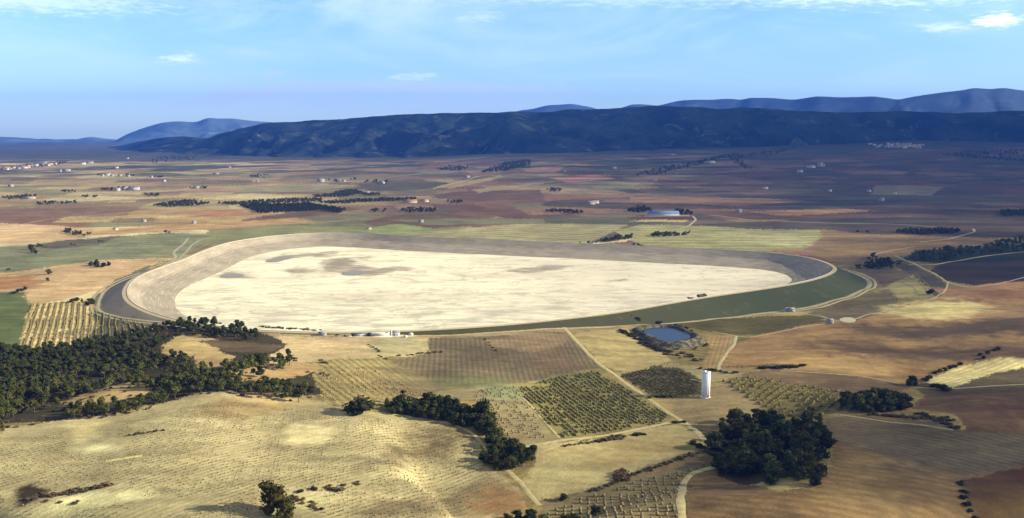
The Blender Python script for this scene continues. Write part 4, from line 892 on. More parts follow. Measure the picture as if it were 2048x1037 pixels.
for u, v, h in [(1818,772,9),(1824,770,10),(1830,772,7)]: one('oak_tree', u, v, h, 'oak', 'dark tree in the knot at the left end of the yellow field strip', 'tree', .9, 'trees at the end of the yellow strip')
for u, v, h in [(1850,763,5),(1858,761,6),(1866,775,5),(1876,777,5),(1886,780,6),(1895,783,5)]: one('oak_tree', u, v, h, 'oak', 'low dark tree tucked under the left tip of the yellow field strip', 'tree', 1.4, 'trees under the tip of the yellow strip')
for u, v in [(1870,748),(1880,745),(1890,742),(1900,738),(1910,735),(1920,731),(1960,712),(1968,718),(1975,708),(1990,702),(1996,700)]: one('oak_tree', u, v, 4, 'oak', 'small dark tree in the broken hedge along the upper edge of the yellow field strip', 'tree', 1.5, 'hedge trees above the yellow strip')
clump('oak_tree', [(140,604),(150,600),(175,602),(190,608),(184,613),(150,610)], 12, 4.5, (5, 7), 'oak', 'dark tree in the short hedge at the top of the striped vineyard', 'tree', 'trees above the striped vineyard')
one('oak_tree', 98, 549, 10, 'oak', 'single dark tree on the edge of the peach coloured field', 'tree', 1.2)
one('oak_tree', 95, 562, 6, 'oak', 'pale green bushy tree right below the single tree of the peach field', 'tree', 1.3)
for u, v in [(36,585),(44,583),(50,580),(28,588)]: one('oak_tree', u, v, 6, 'oak', 'dark tree in the small row by the left edge above the green corner', 'tree', 1.3, 'trees on the left edge below the peach field')
clump('oak_tree', [(178,533),(190,528),(215,528),(225,534),(200,537),(180,537)], 9, 5, (7, 10), 'oak', 'dark tree in the little grove on the peach coloured field', 'tree', 'grove on the peach field')
clump('oak_tree', [(118,462),(126,460),(150,465),(176,468),(186,472),(160,474),(130,468)], 14, 9, (9, 12), 'oak', 'dark tree in the short slanting hedge above the green-grey field', 'tree', 'slanting hedge above the green field', parts=False)
for u, v, h in [(62,500,14),(66,506,12),(72,508,9)]: one('oak_tree', u, v, h, 'oak', 'brownish tree in the loose knot at the left end of the green-grey field', 'tree', 1.0, 'loose trees in the left of the green field')
for u, v, h in [(78,494,9),(84,494,7),(92,496,6),(198,484,6),(205,484,5),(143,490,5),(150,491,5),(332,466,9),(338,467,6),(228,460,7),(16,541,6)]: one('tree', u, v, h, 'oak', 'small scattered tree around the green-grey field left of the reservoir', 'tree', 1.2, 'scattered trees by the green field', False)
clump('tree', [(1202,484),(1215,480),(1240,475),(1264,472),(1262,478),(1240,482),(1215,487)], 20, 7, (9, 12), 'oak', 'dark tree in the slanting hedge just behind the far dam crest', 'tree', 'slanting hedge behind the far crest', parts=False)
clump('tree', [(1300,471),(1330,468),(1365,470),(1380,468),(1375,472),(1330,475),(1302,474)], 22, 8, (9, 12), 'oak', 'dark tree in the straight row on the yellow-green field', 'tree', 'row on the yellow-green field', parts=False)
for u, v, h in [(1176,488,9),(1268,491,8),(1276,493,9),(1282,494,6),(1160,487,5)]: one('tree', u, v, h, 'oak', 'little dark tree right on the far edge of the reservoir bank', 'tree', 1.0, 'little trees on the far bank', False)
clump('tree', [(1710,536),(1730,530),(1750,526),(1770,522),(1800,530),(1780,538),(1740,540)], 30, 6, (8, 13), 'oak', 'dark tree in the grove beside the right end of the reservoir', 'tree', 'grove by the right end of the reservoir', parts=False)
for u, v, h in [(1745,516,14),(1737,519,8),(1752,518,7)]: one('tree', u, v, h, 'oak', 'dark tree in the separate knot behind the right-end grove', 'tree', 1.0, 'knot behind the right-end grove', False)
one('tree', 1860, 589, 9, 'oak', 'lone black bush-like tree on the terraces right of the reservoir', 'tree', 1.5)
clump('tree', [(1815,522),(1840,510),(1900,500),(1960,495),(2060,474),(2060,505),(1980,512),(1900,520),(1850,527)], 150, 7.5, (9, 14), 'pine', 'dark green tree in the belt of woodland above the black-brown field', 'tree', 'woodland belt on the right', parts=False)
clump('tree', [(1790,466),(1830,463),(1890,462),(1925,463),(1900,468),(1850,470)], 60, 10, (9, 13), 'oak', 'dark green tree in the thin spindle-shaped copse on the brown plain', 'tree', 'spindle-shaped copse', parts=False)
for u, v in [(1716,466),(1734,466),(1936,506)]: one('tree', u, v, 9, 'oak', 'solitary dark tree left of the spindle-shaped copse', 'tree', 1.1, 'solitary trees by the copse', False)
clump('tree', [(1255,424),(1275,419),(1296,418),(1300,424),(1280,426)], 22, 12, (12, 16), 'oak', 'dark tree in the block left of the long blue shed', 'tree', 'trees left of the blue shed', parts=False)
clump('tree', [(1348,430),(1352,422),(1368,424),(1384,430)], 14, 12, (12, 16), 'oak', 'dark tree crowding the right end of the long blue shed', 'tree', 'trees right of the blue shed', parts=False)
clump('tree', [(1086,423),(1110,421),(1150,423),(1172,427),(1150,429),(1110,426)], 34, 11, (9, 12), 'oak', 'dark tree in the thin row on the plain below the red-roofed farm', 'tree', 'thin row below the red-roofed farm', parts=False)
clump('tree', [(120,406),(150,404),(152,408),(124,409)], 10, 14, (9, 12), 'oak', 'dark tree in the small round wood among pale fields at far left', 'tree', 'small round wood at far left', parts=False)
clump('tree', [(75,408),(90,405),(118,406),(116,410),(80,411)], 14, 14, (9, 12), 'oak', 'dark tree in the flat hedge beside the small round wood at far left', 'tree', 'flat hedge at far left', parts=False)
clump('tree', [(0,396),(20,394),(50,392),(72,392),(66,397),(20,400)], 30, 14, (9, 12), 'oak', 'dark green tree in the wood cut by the left edge of the plain', 'tree', 'wood cut by the left edge', parts=False)
clump('tree', [(286,391),(300,389),(318,390),(316,393),(290,393)], 12, 14, (9, 12), 'oak', 'dark tree in the short black hedge on the pale plain', 'tree', 'short black hedge', parts=False)
clump('tree', [(165,393),(178,392),(193,393),(190,396),(168,396)], 9, 14, (8, 11), 'oak', 'brownish tree in the shortest hedge between the pale fields', 'tree', 'shortest hedge', parts=False)
clump('tree', [(196,380),(215,377),(250,376),(275,376),(270,380),(220,382)], 26, 16, (10, 13), 'oak', 'dark tree in the windbreak before the row of pale sheds', 'tree', 'windbreak before the pale sheds', parts=False)
for u0, u1, v0, v1, n, nm in [(125,150,383,384,8,'low wood under the white villas'),(193,210,350,351,8,'trees left of the farm with pale walls'),(245,270,351,352,10,'trees right of the farm with pale walls'),(308,328,354,355,9,'trees beside the white round tank'),
                              (500,540,351,356,16,'blue-dark wood in the middle of the red plain'),(400,415,376,377,5,'trees beside the two white cottages'),(730,775,361,366,16,'trees round the grey sheds'),(1095,1126,380,383,12,'dark trees on the grey-red strip'),(700,712,358,361,4,'trees by the white farm'),(650,680,362,364,7,'trees between the white farms'),(890,925,404,407,9,'dark bushes on the golden field'),(745,775,421,424,7,'trees at the edge of the golden strip')]:
    clump('tree', [(u0, v0), ((u0+u1)/2, v0-1.2), (u1, v0+.3), (u1, v1+.8), ((u0+u1)/2, v1+1.3), (u0, v1+.5)], n, 14, (9, 13), 'oak', 'dark tree of the '+nm, 'tree', nm, parts=False)
# long woods on the plain, too far to count
def far_wood(px, n, h, seed, label, mind=10): P = sample_poly(px, n, mind, np.random.default_rng(seed)); merged('wood', P, tr.uniform(h*.8, h*1.2, len(P)), FAR['oak'], [m_oak, m_bark], label, 'wood', seed)
far_wood([(480,412),(510,410),(560,411),(620,409),(640,413),(690,421),(680,427),(640,422),(600,424),(520,428),(500,420)], 420, 11, 31, 'long dark wood across the middle of the plain')
far_wood([(430,408),(500,404),(600,399),(645,399),(640,404),(560,407),(470,411)], 200, 10, 32, 'thin dark tree belt behind the long wood')
far_wood([(640,406),(720,400),(830,397),(832,401),(740,405),(660,409)], 150, 10, 33, 'thin dark tree belt right of the long wood')
far_wood([(300,412),(340,406),(380,402),(420,408),(400,412),(340,415)], 110, 10, 34, 'ragged green tree belt left of the long wood')
far_wood([(672,386),(690,382),(715,382),(722,388),(700,392),(670,391)], 80, 12, 35, 'square dark plantation on the plain')
far_wood([(626,392),(660,390),(700,392),(690,395),(630,395)], 60, 10, 36, 'thin dark plantation left of the square one')
far_wood([(722,388),(758,387),(760,391),(730,392)], 30, 10, 37, 'dark plantation fringe right of the square one')
far_wood([(798,420),(830,416),(872,418),(870,425),(820,426)], 60, 8, 38, 'grey-green orchard wood on the plain')
far_wood([(960,346),(985,336),(1010,326),(1060,320),(1060,332),(1010,344)], 220, 12, 39, 'dark triangular wood at the foot of the hills', 14)
far_wood([(870,340),(900,333),(940,335),(920,343)], 60, 12, 40, 'dark wood on the lower slope by the red fields', 14)
far_wood([(1268,352),(1300,340),(1400,322),(1470,308),(1470,312),(1400,330),(1310,352)], 150, 11, 41, 'dark ravine wood slanting up to the hills', 14)
far_wood([(1458,318),(1480,320),(1505,340),(1490,338)], 40, 11, 42, 'short dark ravine wood beside a reddish field', 14)
far_wood([(1440,312),(1500,308),(1580,298),(1600,292),(1560,306),(1460,318)], 80, 11, 43, 'dark tree line below the hills on the right', 14)
far_wood([(1880,312),(1920,305),(2060,300),(2060,325),(1960,318)], 200, 11, 44, 'dark scrub wood against the right hill foot', 16)
far_wood([(1990,428),(2020,423),(2060,424),(2060,432),(2010,434)], 50, 12, 45, 'dark wood cut by the right edge of the plain', 9)
far_wood([(0,336),(60,330),(140,322),(120,330),(0,342)], 90, 12, 46, 'blue-grey wood behind the distant village', 16)
far_wood([(290,322),(340,312),(400,310),(380,322),(300,328)], 90, 12, 47, 'blue-green wood at the foot of the left hills', 16)

merged('distant_trees', np.concatenate([a for a, b in FARP]), np.concatenate([b for a, b in FARP]), FAR['oak'], [m_oak, m_bark], 'small dark copses and windbreaks dotted over the distant plain', 'distant trees', 61)
# scrub and hedges that are single shrubs
def shrubs(pts, hr, label, group, protos_=SHR, wide=(1.4, 2.3), name='shrub', cat='shrub'):
    P = unproj(pts)
    for q in P:
        o = bpy.data.objects.new(name, random.choice(protos_)); COL.objects.link(o); h = tr.uniform(*hr)
        o.location = (q[0], q[1], gz_(*q)-.15); o.rotation_euler = (0, 0, random.uniform(0, 6.28)); w_ = h*tr.uniform(*wide); o.scale = (w_, w_, h); tag(o, label, cat, group if len(P) > 1 else None)
def line(a, b, n, j=1.2):
    n = max(3, int(n*.58)); t = np.linspace(0, 1, n); return [(a[0]+(b[0]-a[0])*k+tr.normal(0, j), a[1]+(b[1]-a[1])*k+tr.normal(0, j*.35)) for k in t]
shrubs(line((258,872),(325,862), 11, 1), (1.5, 3), 'brown shrub in the short row on the sunny back of the foreground hill', 'short row on the back of the hill')
shrubs(line((85,994),(160,984), 16, 1.5)+line((175,980),(215,972), 8, 1), (1.8, 3.4), 'dark shrub in the terrace hedge at the lower left of the hill', 'terrace hedge at lower left')
shrubs(line((95,1002),(150,1008), 5, 2)+line((90,990),(60,1000), 5, 2), (1.5, 3), 'rust-brown shrub in the hollow at the lower left', 'shrubs in the lower left hollow')
shrubs([(675,982)], (3.2, 3.4), 'compact dark shrub alone above the lone oak terrace', None)
shrubs(line((585,992),(640,1020), 14, 5)+line((600,985),(720,968), 9, 2), (1.4, 2.8), 'brown shrub scattered on the stony bank right of the lone oak', 'stony bank shrubs')
shrubs(line((1200,884),(1250,874), 12, 1.5), (2.4, 4), 'dark shrub in the hedge under the vineyard track', 'hedge under the vineyard track')
shrubs(line((1130,892),(1195,884), 14, 1), (1.2, 2), 'low brown shrub edging the vineyard track on the left', 'low edging under the vineyard track')
shrubs([(1278,871),(1285,870),(1272,871)], (2.5, 3.2), 'green shrub in the tight trio under the vineyard track', 'trio under the vineyard track', SHG)
shrubs([(1244,948),(1242,956),(1238,962)], (3, 5.5), 'reddish leafless bush on the lower edge of the tan meadow', 'reddish bush on the meadow edge')
shrubs(line((1180,985),(1300,938), 22, 1.5)+line((1300,940),(1412,900), 22, 1.5), (1.4, 3), 'dark brown shrub on the bank below the tan meadow', 'bank below the meadow')
shrubs(line((1388,885),(1424,912), 14, 2), (2, 3.6), 'black shrub in the wedge-shaped thicket at the crossing of the tracks', 'wedge thicket at the crossing', SHG)
shrubs(line((1345,846),(1368,846), 7, 1), (2, 3), 'dark green shrub at the corner where the two tracks meet', 'corner shrubs where tracks meet', SHG)
shrubs(line((1240,662),(1285,682), 34, 2.4)+line((1285,684),(1335,708), 36, 4), (2.4, 4.6), 'dark shrub on the slope of the gully left of the farm pond', 'gully shrubs left of the pond', SHG)
shrubs(line((1320,700),(1400,720), 44, 7)+line((1390,700),(1415,690), 8, 3), (1.8, 3.6), 'brown shrub on the heaped bank in front of the farm pond', 'heaped bank shrubs')
shrubs(line((1405,738),(1470,748), 18, 2.5), (2, 3.4), 'grey-brown shrub in the hedge behind the white tower', 'hedge behind the tower')
shrubs(line((1300,796),(1340,794), 8, 1.2), (1.8, 2.6), 'dark shrub at the foot of the dark green plot left of the tower', 'foot of the dark green plot', SHG)
shrubs(line((1520,738),(1602,734), 30, 2.2), (2.4, 4.2), 'dark green shrub in the flat thicket on the edge of the big brown field', 'flat thicket on the brown field', SHG)
shrubs(line((1740,830),(1850,838), 26, 2)+line((1850,832),(1915,858), 34, 4)+line((1830,828),(1900,842), 20, 3), (2, 3.6), 'grey-brown shrub in the curved thicket below the compact grove', 'curved thicket below the grove')
shrubs(line((755,712),(770,718), 4, 1)+line((802,712),(880,704), 14, 2), (1.6, 3), 'brown shrub at the edge of the pale half-moon field', 'edge of the half-moon field')
shrubs(line((738,690),(760,704), 12, 1), (1.6, 2.6), 'rust-brown shrub in the curved hedge left of the half-moon field', 'curved hedge of the half-moon field')
shrubs(line((970,680),(992,702), 9, .8), (1.6, 2.4), 'dark shrub in the small hedge at the left tip of the lens-shaped field', 'hedge of the lens-shaped field')
shrubs(line((520,655),(640,662), 34, 1.6), (2, 3.4), 'rust-brown shrub on the mound along the near reservoir rim', 'mound along the near rim')
shrubs(line((640,668),(690,672), 8, 1.2)+line((1160,650),(1235,640), 12, 2)+line((1190,640),(1215,638), 6, 1), (1.6, 2.6), 'small brown shrub along the near foot of the reservoir', 'shrubs at the near reservoir foot')
shrubs(line((1925,970),(1932,1010), 8, .8)+line((1935,1012),(1950,1037), 6, .8), (2.2, 3.6), 'black shrub in the gully beside the rust-red field', 'gully by the rust-red field', SHG)
shrubs(line((620,744),(655,752), 8, 3)+line((640,722),(652,728), 5, 2)+line((560,765),(600,775), 6, 3), (1.8, 3), 'brown shrub on the sandy saddle right of the wood', 'sandy saddle shrubs')
shrubs(line((1400,592),(1414,590), 4, .6), (2.2, 3.2), 'dark shrub on the dam crest above the green bank', 'shrubs on the dam crest') if False else None
# dots of crops and young trees on lattices: nobody counts them
def lattice(name, px, along, sp, sq, h, mat, label, cat, wide=(.8, 1.2), drop=.15, seed=5, rowbulk=False, hole=()):
    poly = unproj(px); r = unproj(along); d = r[1]-r[0]; d /= np.linalg.norm(d); n = np.array([-d[1], d[0]]); c = poly.mean(0); ext = np.abs(poly-c).max()*1.5
    rr = np.random.default_rng(seed); a = np.arange(-ext, ext, sq); b = np.arange(-ext, ext, sp); AA, BB = np.meshgrid(a, b)
    P = c+AA.ravel()[:, None]*d+BB.ravel()[:, None]*n; P += rr.normal(0, min(sq, sp)*.11, P.shape); P[:, 1] += 4*(fbm(P[:, 0]/45, P[:, 1]/80, 2, seed+40)-.5); P[:, 0] += 3*(fbm(P[:, 0]/60, P[:, 1]/45, 2, seed+41)-.5)
    hs = [unproj(q) for q in hole]
    ok = inpoly(P[:, 0], P[:, 1], poly) & (rr.random(len(P)) > drop) & (fbm(P[:, 0]/30, P[:, 1]/30, 3, seed) > .30)
    for q in hs: ok &= ~inpoly(P[:, 0], P[:, 1], q)
    P = P[ok]; z = height(P[:, 0], P[:, 1]); k = len(P)
    V0, F0 = ICO1; V0 = V0[:]; s = h*rr.uniform(*wide, k); ang = rr.uniform(0, 6.28, k) if not rowbulk else np.full(k, math.atan2(d[1], d[0]))
    st = np.array([sq*.62, .55*h, .6*h]) if rowbulk else np.array([.55*h, .55*h, .6*h])
    dv = V0[None]*(1+.5*(rr.random((k, len(V0), 1))-.5))*st*(s/h)[:, None, None]
    ca, sa = np.cos(ang)[:, None], np.sin(ang)[:, None]; x = dv[:, :, 0]*ca-dv[:, :, 1]*sa+P[:, :1]; y = dv[:, :, 0]*sa+dv[:, :, 1]*ca+P[:, 1:]; zz = dv[:, :, 2]+(z+.5*s)[:, None]
    V = np.stack([x, y, zz], -1).reshape(-1, 3); F = (F0[None]+(np.arange(k)*len(V0))[:, None, None]).reshape(-1, 3)
    tag(mesh_np(name, V, F, mat), label, cat, kind='stuff'); return k
HILL = [(-150,905),(60,880),(130,860),(250,850),(330,825),(400,808),(520,808),(620,822),(700,838),(760,838),(850,848),(915,862),(948,884),(955,925),(1005,960),(960,985),(900,1040),(880,1200),(-150,1200)]
holes = [[(545,868),(590,846),(640,846),(672,868),(640,892),(590,900)], [(120,840),(235,835),(240,905),(140,905)], [(60,1045),(90,1000),(220,975),(290,985),(290,1005)], [(10,1020),(10,975),(70,955),(100,1000)], [(500,1045),(520,985),(650,985),(650,1045)]]
k1 = lattice('young_trees', HILL, [(400,962),(900,856)], 4.6, 2.9, 0.78, m_almond, 'rows of small olive-green bushes dotting the sunny foreground hill', 'crop', drop=.14, hole=holes, wide=(.5, 1.3))
k2 = lattice('vines', [(1038,776),(1110,754),(1195,742),(1248,776),(1336,832),(1322,848),(1240,860),(1120,877),(1062,815)], [(1195,745),(1330,835)], 4.6, 2.0, 1.35, m_vine, 'yellow-green vineyard rows running down to the track crossing', 'vineyard', drop=.18, seed=7, rowbulk=True)
k3 = lattice('vines', [(1445,764),(1500,754),(1600,770),(1695,782),(1685,818),(1640,835),(1560,832),(1500,798)], [(1500,815),(1570,765)], 8.0, 3.0, 2.2, m_vine, 'orchard rows slanting up right of the white tower', 'orchard', drop=.2, seed=8, rowbulk=True)
k4 = lattice('young_trees', [(1090,1025),(1200,985),(1310,955),(1420,928),(1372,948),(1354,990),(1352,1100),(1090,1100)], [(1150,1020),(1340,1000)], 5.5, 5.0, 1.9, m_almond, 'dotted orchard of small trees beside the pale track at the bottom', 'orchard', drop=.15, seed=9)
k5 = lattice('vines', [(62,609),(150,602),(187,620),(300,652),(370,652),(240,676),(140,698),(38,698)], [(110,606),(86,696)], 7.5, 2.5, 1.3, m_vine, 'wide-spaced vine rows of the striped field on the left', 'vineyard', drop=.12, seed=10, rowbulk=True)
k6 = lattice('vines', [(1238,750),(1310,736),(1360,742),(1398,762),(1392,788),(1312,795),(1278,775)], [(1240,748),(1320,797)], 3.6, 2.4, .8, m_plot, 'dark green rows of the small plot left of the white tower', 'vineyard', drop=.25, seed=12, rowbulk=True)
k7 = lattice('young_trees', [(960,778),(1040,775),(1095,878),(1035,888),(990,850),(950,800)], [(990,790),(1060,870)], 5, 4.5, 1.5, m_almond, 'sparse bushes on the pink-brown slope left of the vineyard', 'crop', drop=.35, seed=13)
k8 = lattice('young_trees', [(640,735),(740,735),(860,790),(780,800),(700,810),(640,795)], [(700,735),(790,795)], 6, 4, 1.3, m_almond, 'faint bush rows on the olive slope above the long hedgerow', 'crop', drop=.4, seed=14)
print('lattice', k1, k2, k3, k4, k5, k6, k7, k8)

# ------------------------------------------------------------------ tower
def boxes(name, L, mat, parent=None, bev=0.0):
    """L: (cx, cy, z0, sx, sy, sz) boxes joined into one mesh"""
    Vs, Fs = [], []
    for k, (cx, cy, z0, a, b, c) in enumerate(L):
        v = np.array([(x, y, z) for z in (z0, z0+c) for x, y in ((cx-a/2, cy-b/2), (cx+a/2, cy-b/2), (cx+a/2, cy+b/2), (cx-a/2, cy+b/2))])
        Vs.append(v); Fs.append(np.array([(3, 2, 1, 0), (4, 5, 6, 7), (0, 1, 5, 4), (1, 2, 6, 5), (2, 3, 7, 6), (3, 0, 4, 7)])+8*k)
    return mesh_np(name, np.concatenate(Vs), np.concatenate(Fs), mat, parent=parent)
m_tower = simple_mat('weathered_white_concrete', (0.80, 0.79, 0.73), .17, .5, rough=.75, streak=(1, 1, .15))
m_dark = simple_mat('dark_opening', (0.03, 0.03, 0.035), .1, 1)
m_steel = simple_mat('grey_steel', (0.25, 0.26, 0.27), .1, 1, rough=.5)
tw = unproj([(1411, 795)])[0]; T = empty('tower', (tw[0], tw[1], gz_(*tw)-.3), math.radians(34), 'tall slim white concrete shaft standing alone on the tan field', 'tower')
TH = 23.0
def taper(name, w0, d0, w1, d1, z0, z1, mat, parent, cx=0, cy=0):
    V = [(cx-w0/2, cy-d0/2, z0), (cx+w0/2, cy-d0/2, z0), (cx+w0/2, cy+d0/2, z0), (cx-w0/2, cy+d0/2, z0), (cx-w1/2, cy-d1/2, z1), (cx+w1/2, cy-d1/2, z1), (cx+w1/2, cy+d1/2, z1), (cx-w1/2, cy+d1/2, z1)]
    return mesh_np(name, V, np.array([(3, 2, 1, 0), (4, 5, 6, 7), (0, 1, 5, 4), (1, 2, 6, 5), (2, 3, 7, 6), (3, 0, 4, 7)]), mat, parent=parent)
taper('shaft', 5.4, 5.4, 5.4, 5.4, 0, TH, m_tower, T)
boxes('plinth', [(0, 0, -1.5, 7.0, 7.0, 2.1)], m_tower, T)
boxes('rib', [(1.2, -2.85, .6, .5, .35, TH-1.4), (-2.85, 0.9, .6, .35, .5, TH-1.4)], m_tower, T)
boxes('parapet', [(0, -2.5, TH, 5.7, .6, 1.2), (0, 2.5, TH, 5.7, .6, 1.2), (2.5, 0, TH, .6, 4.4, 1.2), (-2.5, 0, TH, .6, 4.4, 1.2)], m_tower, T)
boxes('hatch', [(-.9, .6, TH, 1.6, 1.6, 1.9)], m_tower, T)
boxes('door', [(0.1, -2.76, .6, 1.1, .12, 2.2)], m_dark, T)
boxes('ladder', [(-1.2, -2.93, 2.8, .08, .08, TH-2.6), (-.7, -2.93, 2.8, .08, .08, TH-2.6)]+[(-.95, -2.93, 3+.6*k, .5, .06, .06) for k in range(32)], m_steel, T)

# ------------------------------------------------------------------ buildings
wall_m = {'white': simple_mat('whitewashed_wall', (.34, .32, .28), .08, .4), 'cream': simple_mat('cream_wall', (.62, .52, .38), .1, .4), 'grey': simple_mat('grey_block_wall', (.42, .42, .42), .1, .4), 'ochre': simple_mat('ochre_wall', (.5, .36, .22), .1, .4)}
roof_m = {'tile': simple_mat('clay_tile_roof', (.36, .17, .10), .2, .8), 'pale': simple_mat('pale_sheet_roof', (.28, .265, .24), .1, .5), 'brown': simple_mat('weathered_tile_roof', (.30, .22, .16), .2, .8), 'blue': simple_mat('blue_sheet_roof', (.16, .25, .42), .15, .1)}
def house(name, u, v, w_, d, h, rot, label, cat, group=None, wall='white', roof='tile', flat=False, win=True):
    q = unproj([(u, v)])[0]; e = empty(name, (q[0], q[1], gz_(*q)-.4), math.radians(rot), label, cat, group)
    a, b = w_/2, d/2; rh = 0 if flat else d*.24
    V = [(-a, -b, -1), (a, -b, -1), (a, b, -1), (-a, b, -1), (-a, -b, h), (a, -b, h), (a, b, h), (-a, b, h), (-a, 0, h+rh), (a, 0, h+rh)]
    F4 = np.array([(0, 1, 5, 4), (2, 3, 7, 6)]); 
    mesh_np('wall', V, [F4, np.array([(1, 2, 6), (1, 6, 5), (5, 6, 9), (3, 0, 4), (3, 4, 7), (7, 4, 8)])] if not flat else [F4, np.array([(1, 2, 6), (1, 6, 5), (3, 0, 4), (3, 4, 7)])], wall_m[wall], parent=e)
    o = .4; t = .25
    if flat: boxes('roof', [(0, 0, h, w_+.5, d+.5, .5)], roof_m[roof], e)
    else:
        s = rh/b; R = []
        for sg in (-1, 1):
            R += [(-a-o, sg*(b+o), h-s*o+.02), (a+o, sg*(b+o), h-s*o+.02), (a+o, 0, h+rh+.02), (-a-o, 0, h+rh+.02), (-a-o, sg*(b+o), h-s*o+t), (a+o, sg*(b+o), h-s*o+t), (a+o, 0, h+rh+t), (-a-o, 0, h+rh+t)]
        F = np.array([(0, 1, 2, 3), (7, 6, 5, 4), (4, 5, 1, 0), (5, 6, 2, 1), (7, 4, 0, 3)]); mesh_np('roof', R, np.vstack([F, F+8]), roof_m[roof], parent=e)
    if win:
        boxes('door', [(0, -b-.03, -.0, 1.2, .1, 2.2)], m_dark, e)
        n = max(2, int(w_//4)); 
        for k in range(min(n, 5)):
            x = -a+w_*(k+.5)/n
            if abs(x) < 1.2: continue
            boxes('window', [(x, -b-.03, 1.2, 1.0, .1, 1.2)], m_dark, e)
    return e
house('farmhouse', 1180, 409, 34, 16, 8, 5, 'white farmhouse with a red tiled roof on the orange plain above the thin tree row', 'farmhouse', wall='white', roof='tile')
house('barn', 1190, 407, 26, 14, 7, 5, 'low pinkish barn joined to the side of the red-roofed farm', 'barn', wall='cream', roof='pale')
house('farmhouse', 1477, 425, 18, 12, 7, -10, 'small white farmhouse with black trees behind it on the brown plain', 'farmhouse', roof='pale')
house('shed', 1326, 431, 92, 26, 7, 2, 'very long low shed with a blue-grey sheet roof between two groups of trees', 'shed', wall='grey', roof='blue')
house('hut', 288, 444, 11, 9, 5, 10, 'tiny bright white hut alone on the golden plain at left', 'hut', roof='pale', win=False)
house('hut', 388, 447, 11, 9, 5, 20, 'tiny white hut beside a rust-red patch on the golden plain', 'hut', roof='pale', win=False)
house('hut', 232, 460, 10, 8, 4, 20, 'tiny cream hut next to a single dark bush above the green-grey field', 'hut', wall='cream', roof='pale', win=False)
house('hut', 842, 445, 14, 10, 5, 10, 'small white hut between two dark bushes behind the far reservoir bank', 'hut', roof='pale', win=False)
house('hut', 738, 459, 12, 8, 4, 10, 'low pale hut in the dark bushes at the back of the reservoir', 'hut', wall='cream', roof='brown', win=False)
house('farmhouse', 642, 364, 34, 20, 10, 10, 'large bright white farmhouse on the red plain under the hills', 'farmhouse', roof='pale')
house('farmhouse', 677, 363, 18, 12, 7, 10, 'cream farmhouse, left of the pair right of the large white farm', 'farmhouse', wall='cream', roof='brown')
house('farmhouse', 688, 364, 18, 12, 7, 10, 'ochre farmhouse, right of the pair right of the large white farm', 'farmhouse', wall='ochre', roof='brown')
house('cottage', 383, 377, 14, 10, 7, 5, 'left one of the two white cottages beside a dark wood on the pale plain', 'cottage', roof='pale')
house('cottage', 393, 377, 22, 12, 7, 5, 'right and longer one of the two white cottages beside a dark wood', 'cottage', roof='pale')
house('shed', 764, 367, 30, 12, 7, -50, 'grey sheet-roofed shed set diagonally among trees', 'shed', wall='grey', roof='pale')
house('shed', 733, 388, 26, 14, 7, 0, 'pale green-grey shed at the edge of the square dark plantation', 'shed', wall='grey', roof='pale')
house('shed', 726, 386, 12, 10, 7, 0, 'small white shed beside the square dark plantation', 'shed', roof='pale')
house('barn', 820, 406, 50, 18, 7, 8, 'long low brick-red barn at the end of the thin tree belt', 'barn', wall='ochre', roof='tile')
house('barn', 850, 404, 26, 14, 6, 8, 'short reddish barn right of the long brick-red barn', 'barn', wall='cream', roof='tile')
house('farmhouse', 934, 356, 26, 16, 8, 10, 'white and pink farmhouse at the top of the slanting yellow field', 'farmhouse')
house('farmhouse', 1228, 338, 26, 16, 7, 0, 'bright white house alone on the dark plain under the hills', 'farmhouse', roof='pale')
house('hut', 1129, 344, 12, 9, 5, 0, 'tiny white hut under a dark tree at the end of a pink field', 'hut', roof='pale', win=False)
house('hut', 1354, 349, 16, 10, 6, 0, 'tiny white hut in the shaded middle of the plain', 'hut', roof='pale', win=False)
house('hut', 1310, 362, 16, 10, 6, 0, 'tiny pinkish hut in the shaded plain above the orange strip', 'hut', wall='cream', roof='pale', win=False)
house('farmhouse', 1343, 311, 40, 18, 8, 5, 'white farm with red earth beside it right under the dark hills', 'farmhouse', roof='pale')
house('farmhouse', 1420, 326, 60, 20, 7, 8, 'long pale farm building on the shaded slope below the hills', 'farm building', roof='pale')
house('silo_shed', 1640, 334, 26, 20, 18, 0, 'bright white tall shed, left of the pair in the shaded plain on the right', 'shed', roof='pale')
house('silo_shed', 1647, 334, 12, 14, 16, 0, 'slim bright white shed, right of the pair in the shaded plain', 'shed', roof='pale', flat=True)
house('warehouse', 1622, 336, 40, 22, 9, 5, 'dull blue-grey warehouse left of the two bright white sheds', 'warehouse', wall='grey', roof='pale')
house('warehouse', 1600, 345, 26, 18, 8, 5, 'dull grey warehouse set lowest and farthest left of the bright white sheds', 'warehouse', wall='grey', roof='pale')
house('hut', 1763, 402, 16, 12, 8, 10, 'bright white hut alone on the dim brown plain at right', 'hut', roof='pale', win=False)
house('hut', 1738, 384, 14, 10, 6, 10, 'small grey-white hut on the dim plain, above the lone bright one', 'hut', wall='grey', roof='pale', win=False)
house('hut', 1660, 383, 12, 9, 5, 10, 'tiny cream hut on the dim plain between bare fields', 'hut', wall='cream', roof='pale', win=False)
house('farmhouse', 1530, 378, 22, 12, 6, 10, 'small cream farmhouse with dark bushes on the dim plain', 'farmhouse', wall='cream', roof='brown')
house('hut', 1790, 388, 10, 8, 5, 5, 'tiny pale hut near the reddish parcel on the dim plain at right', 'hut', wall='cream', roof='pale', win=False)
house('cottage', 22, 374, 20, 12, 9, 10, 'white cottage in front of a rust-red patch by the left edge', 'cottage', roof='pale')
house('shed', 58, 398, 44, 16, 5, 0, 'pale flat shed in front of the wood cut by the left edge', 'shed', roof='pale')
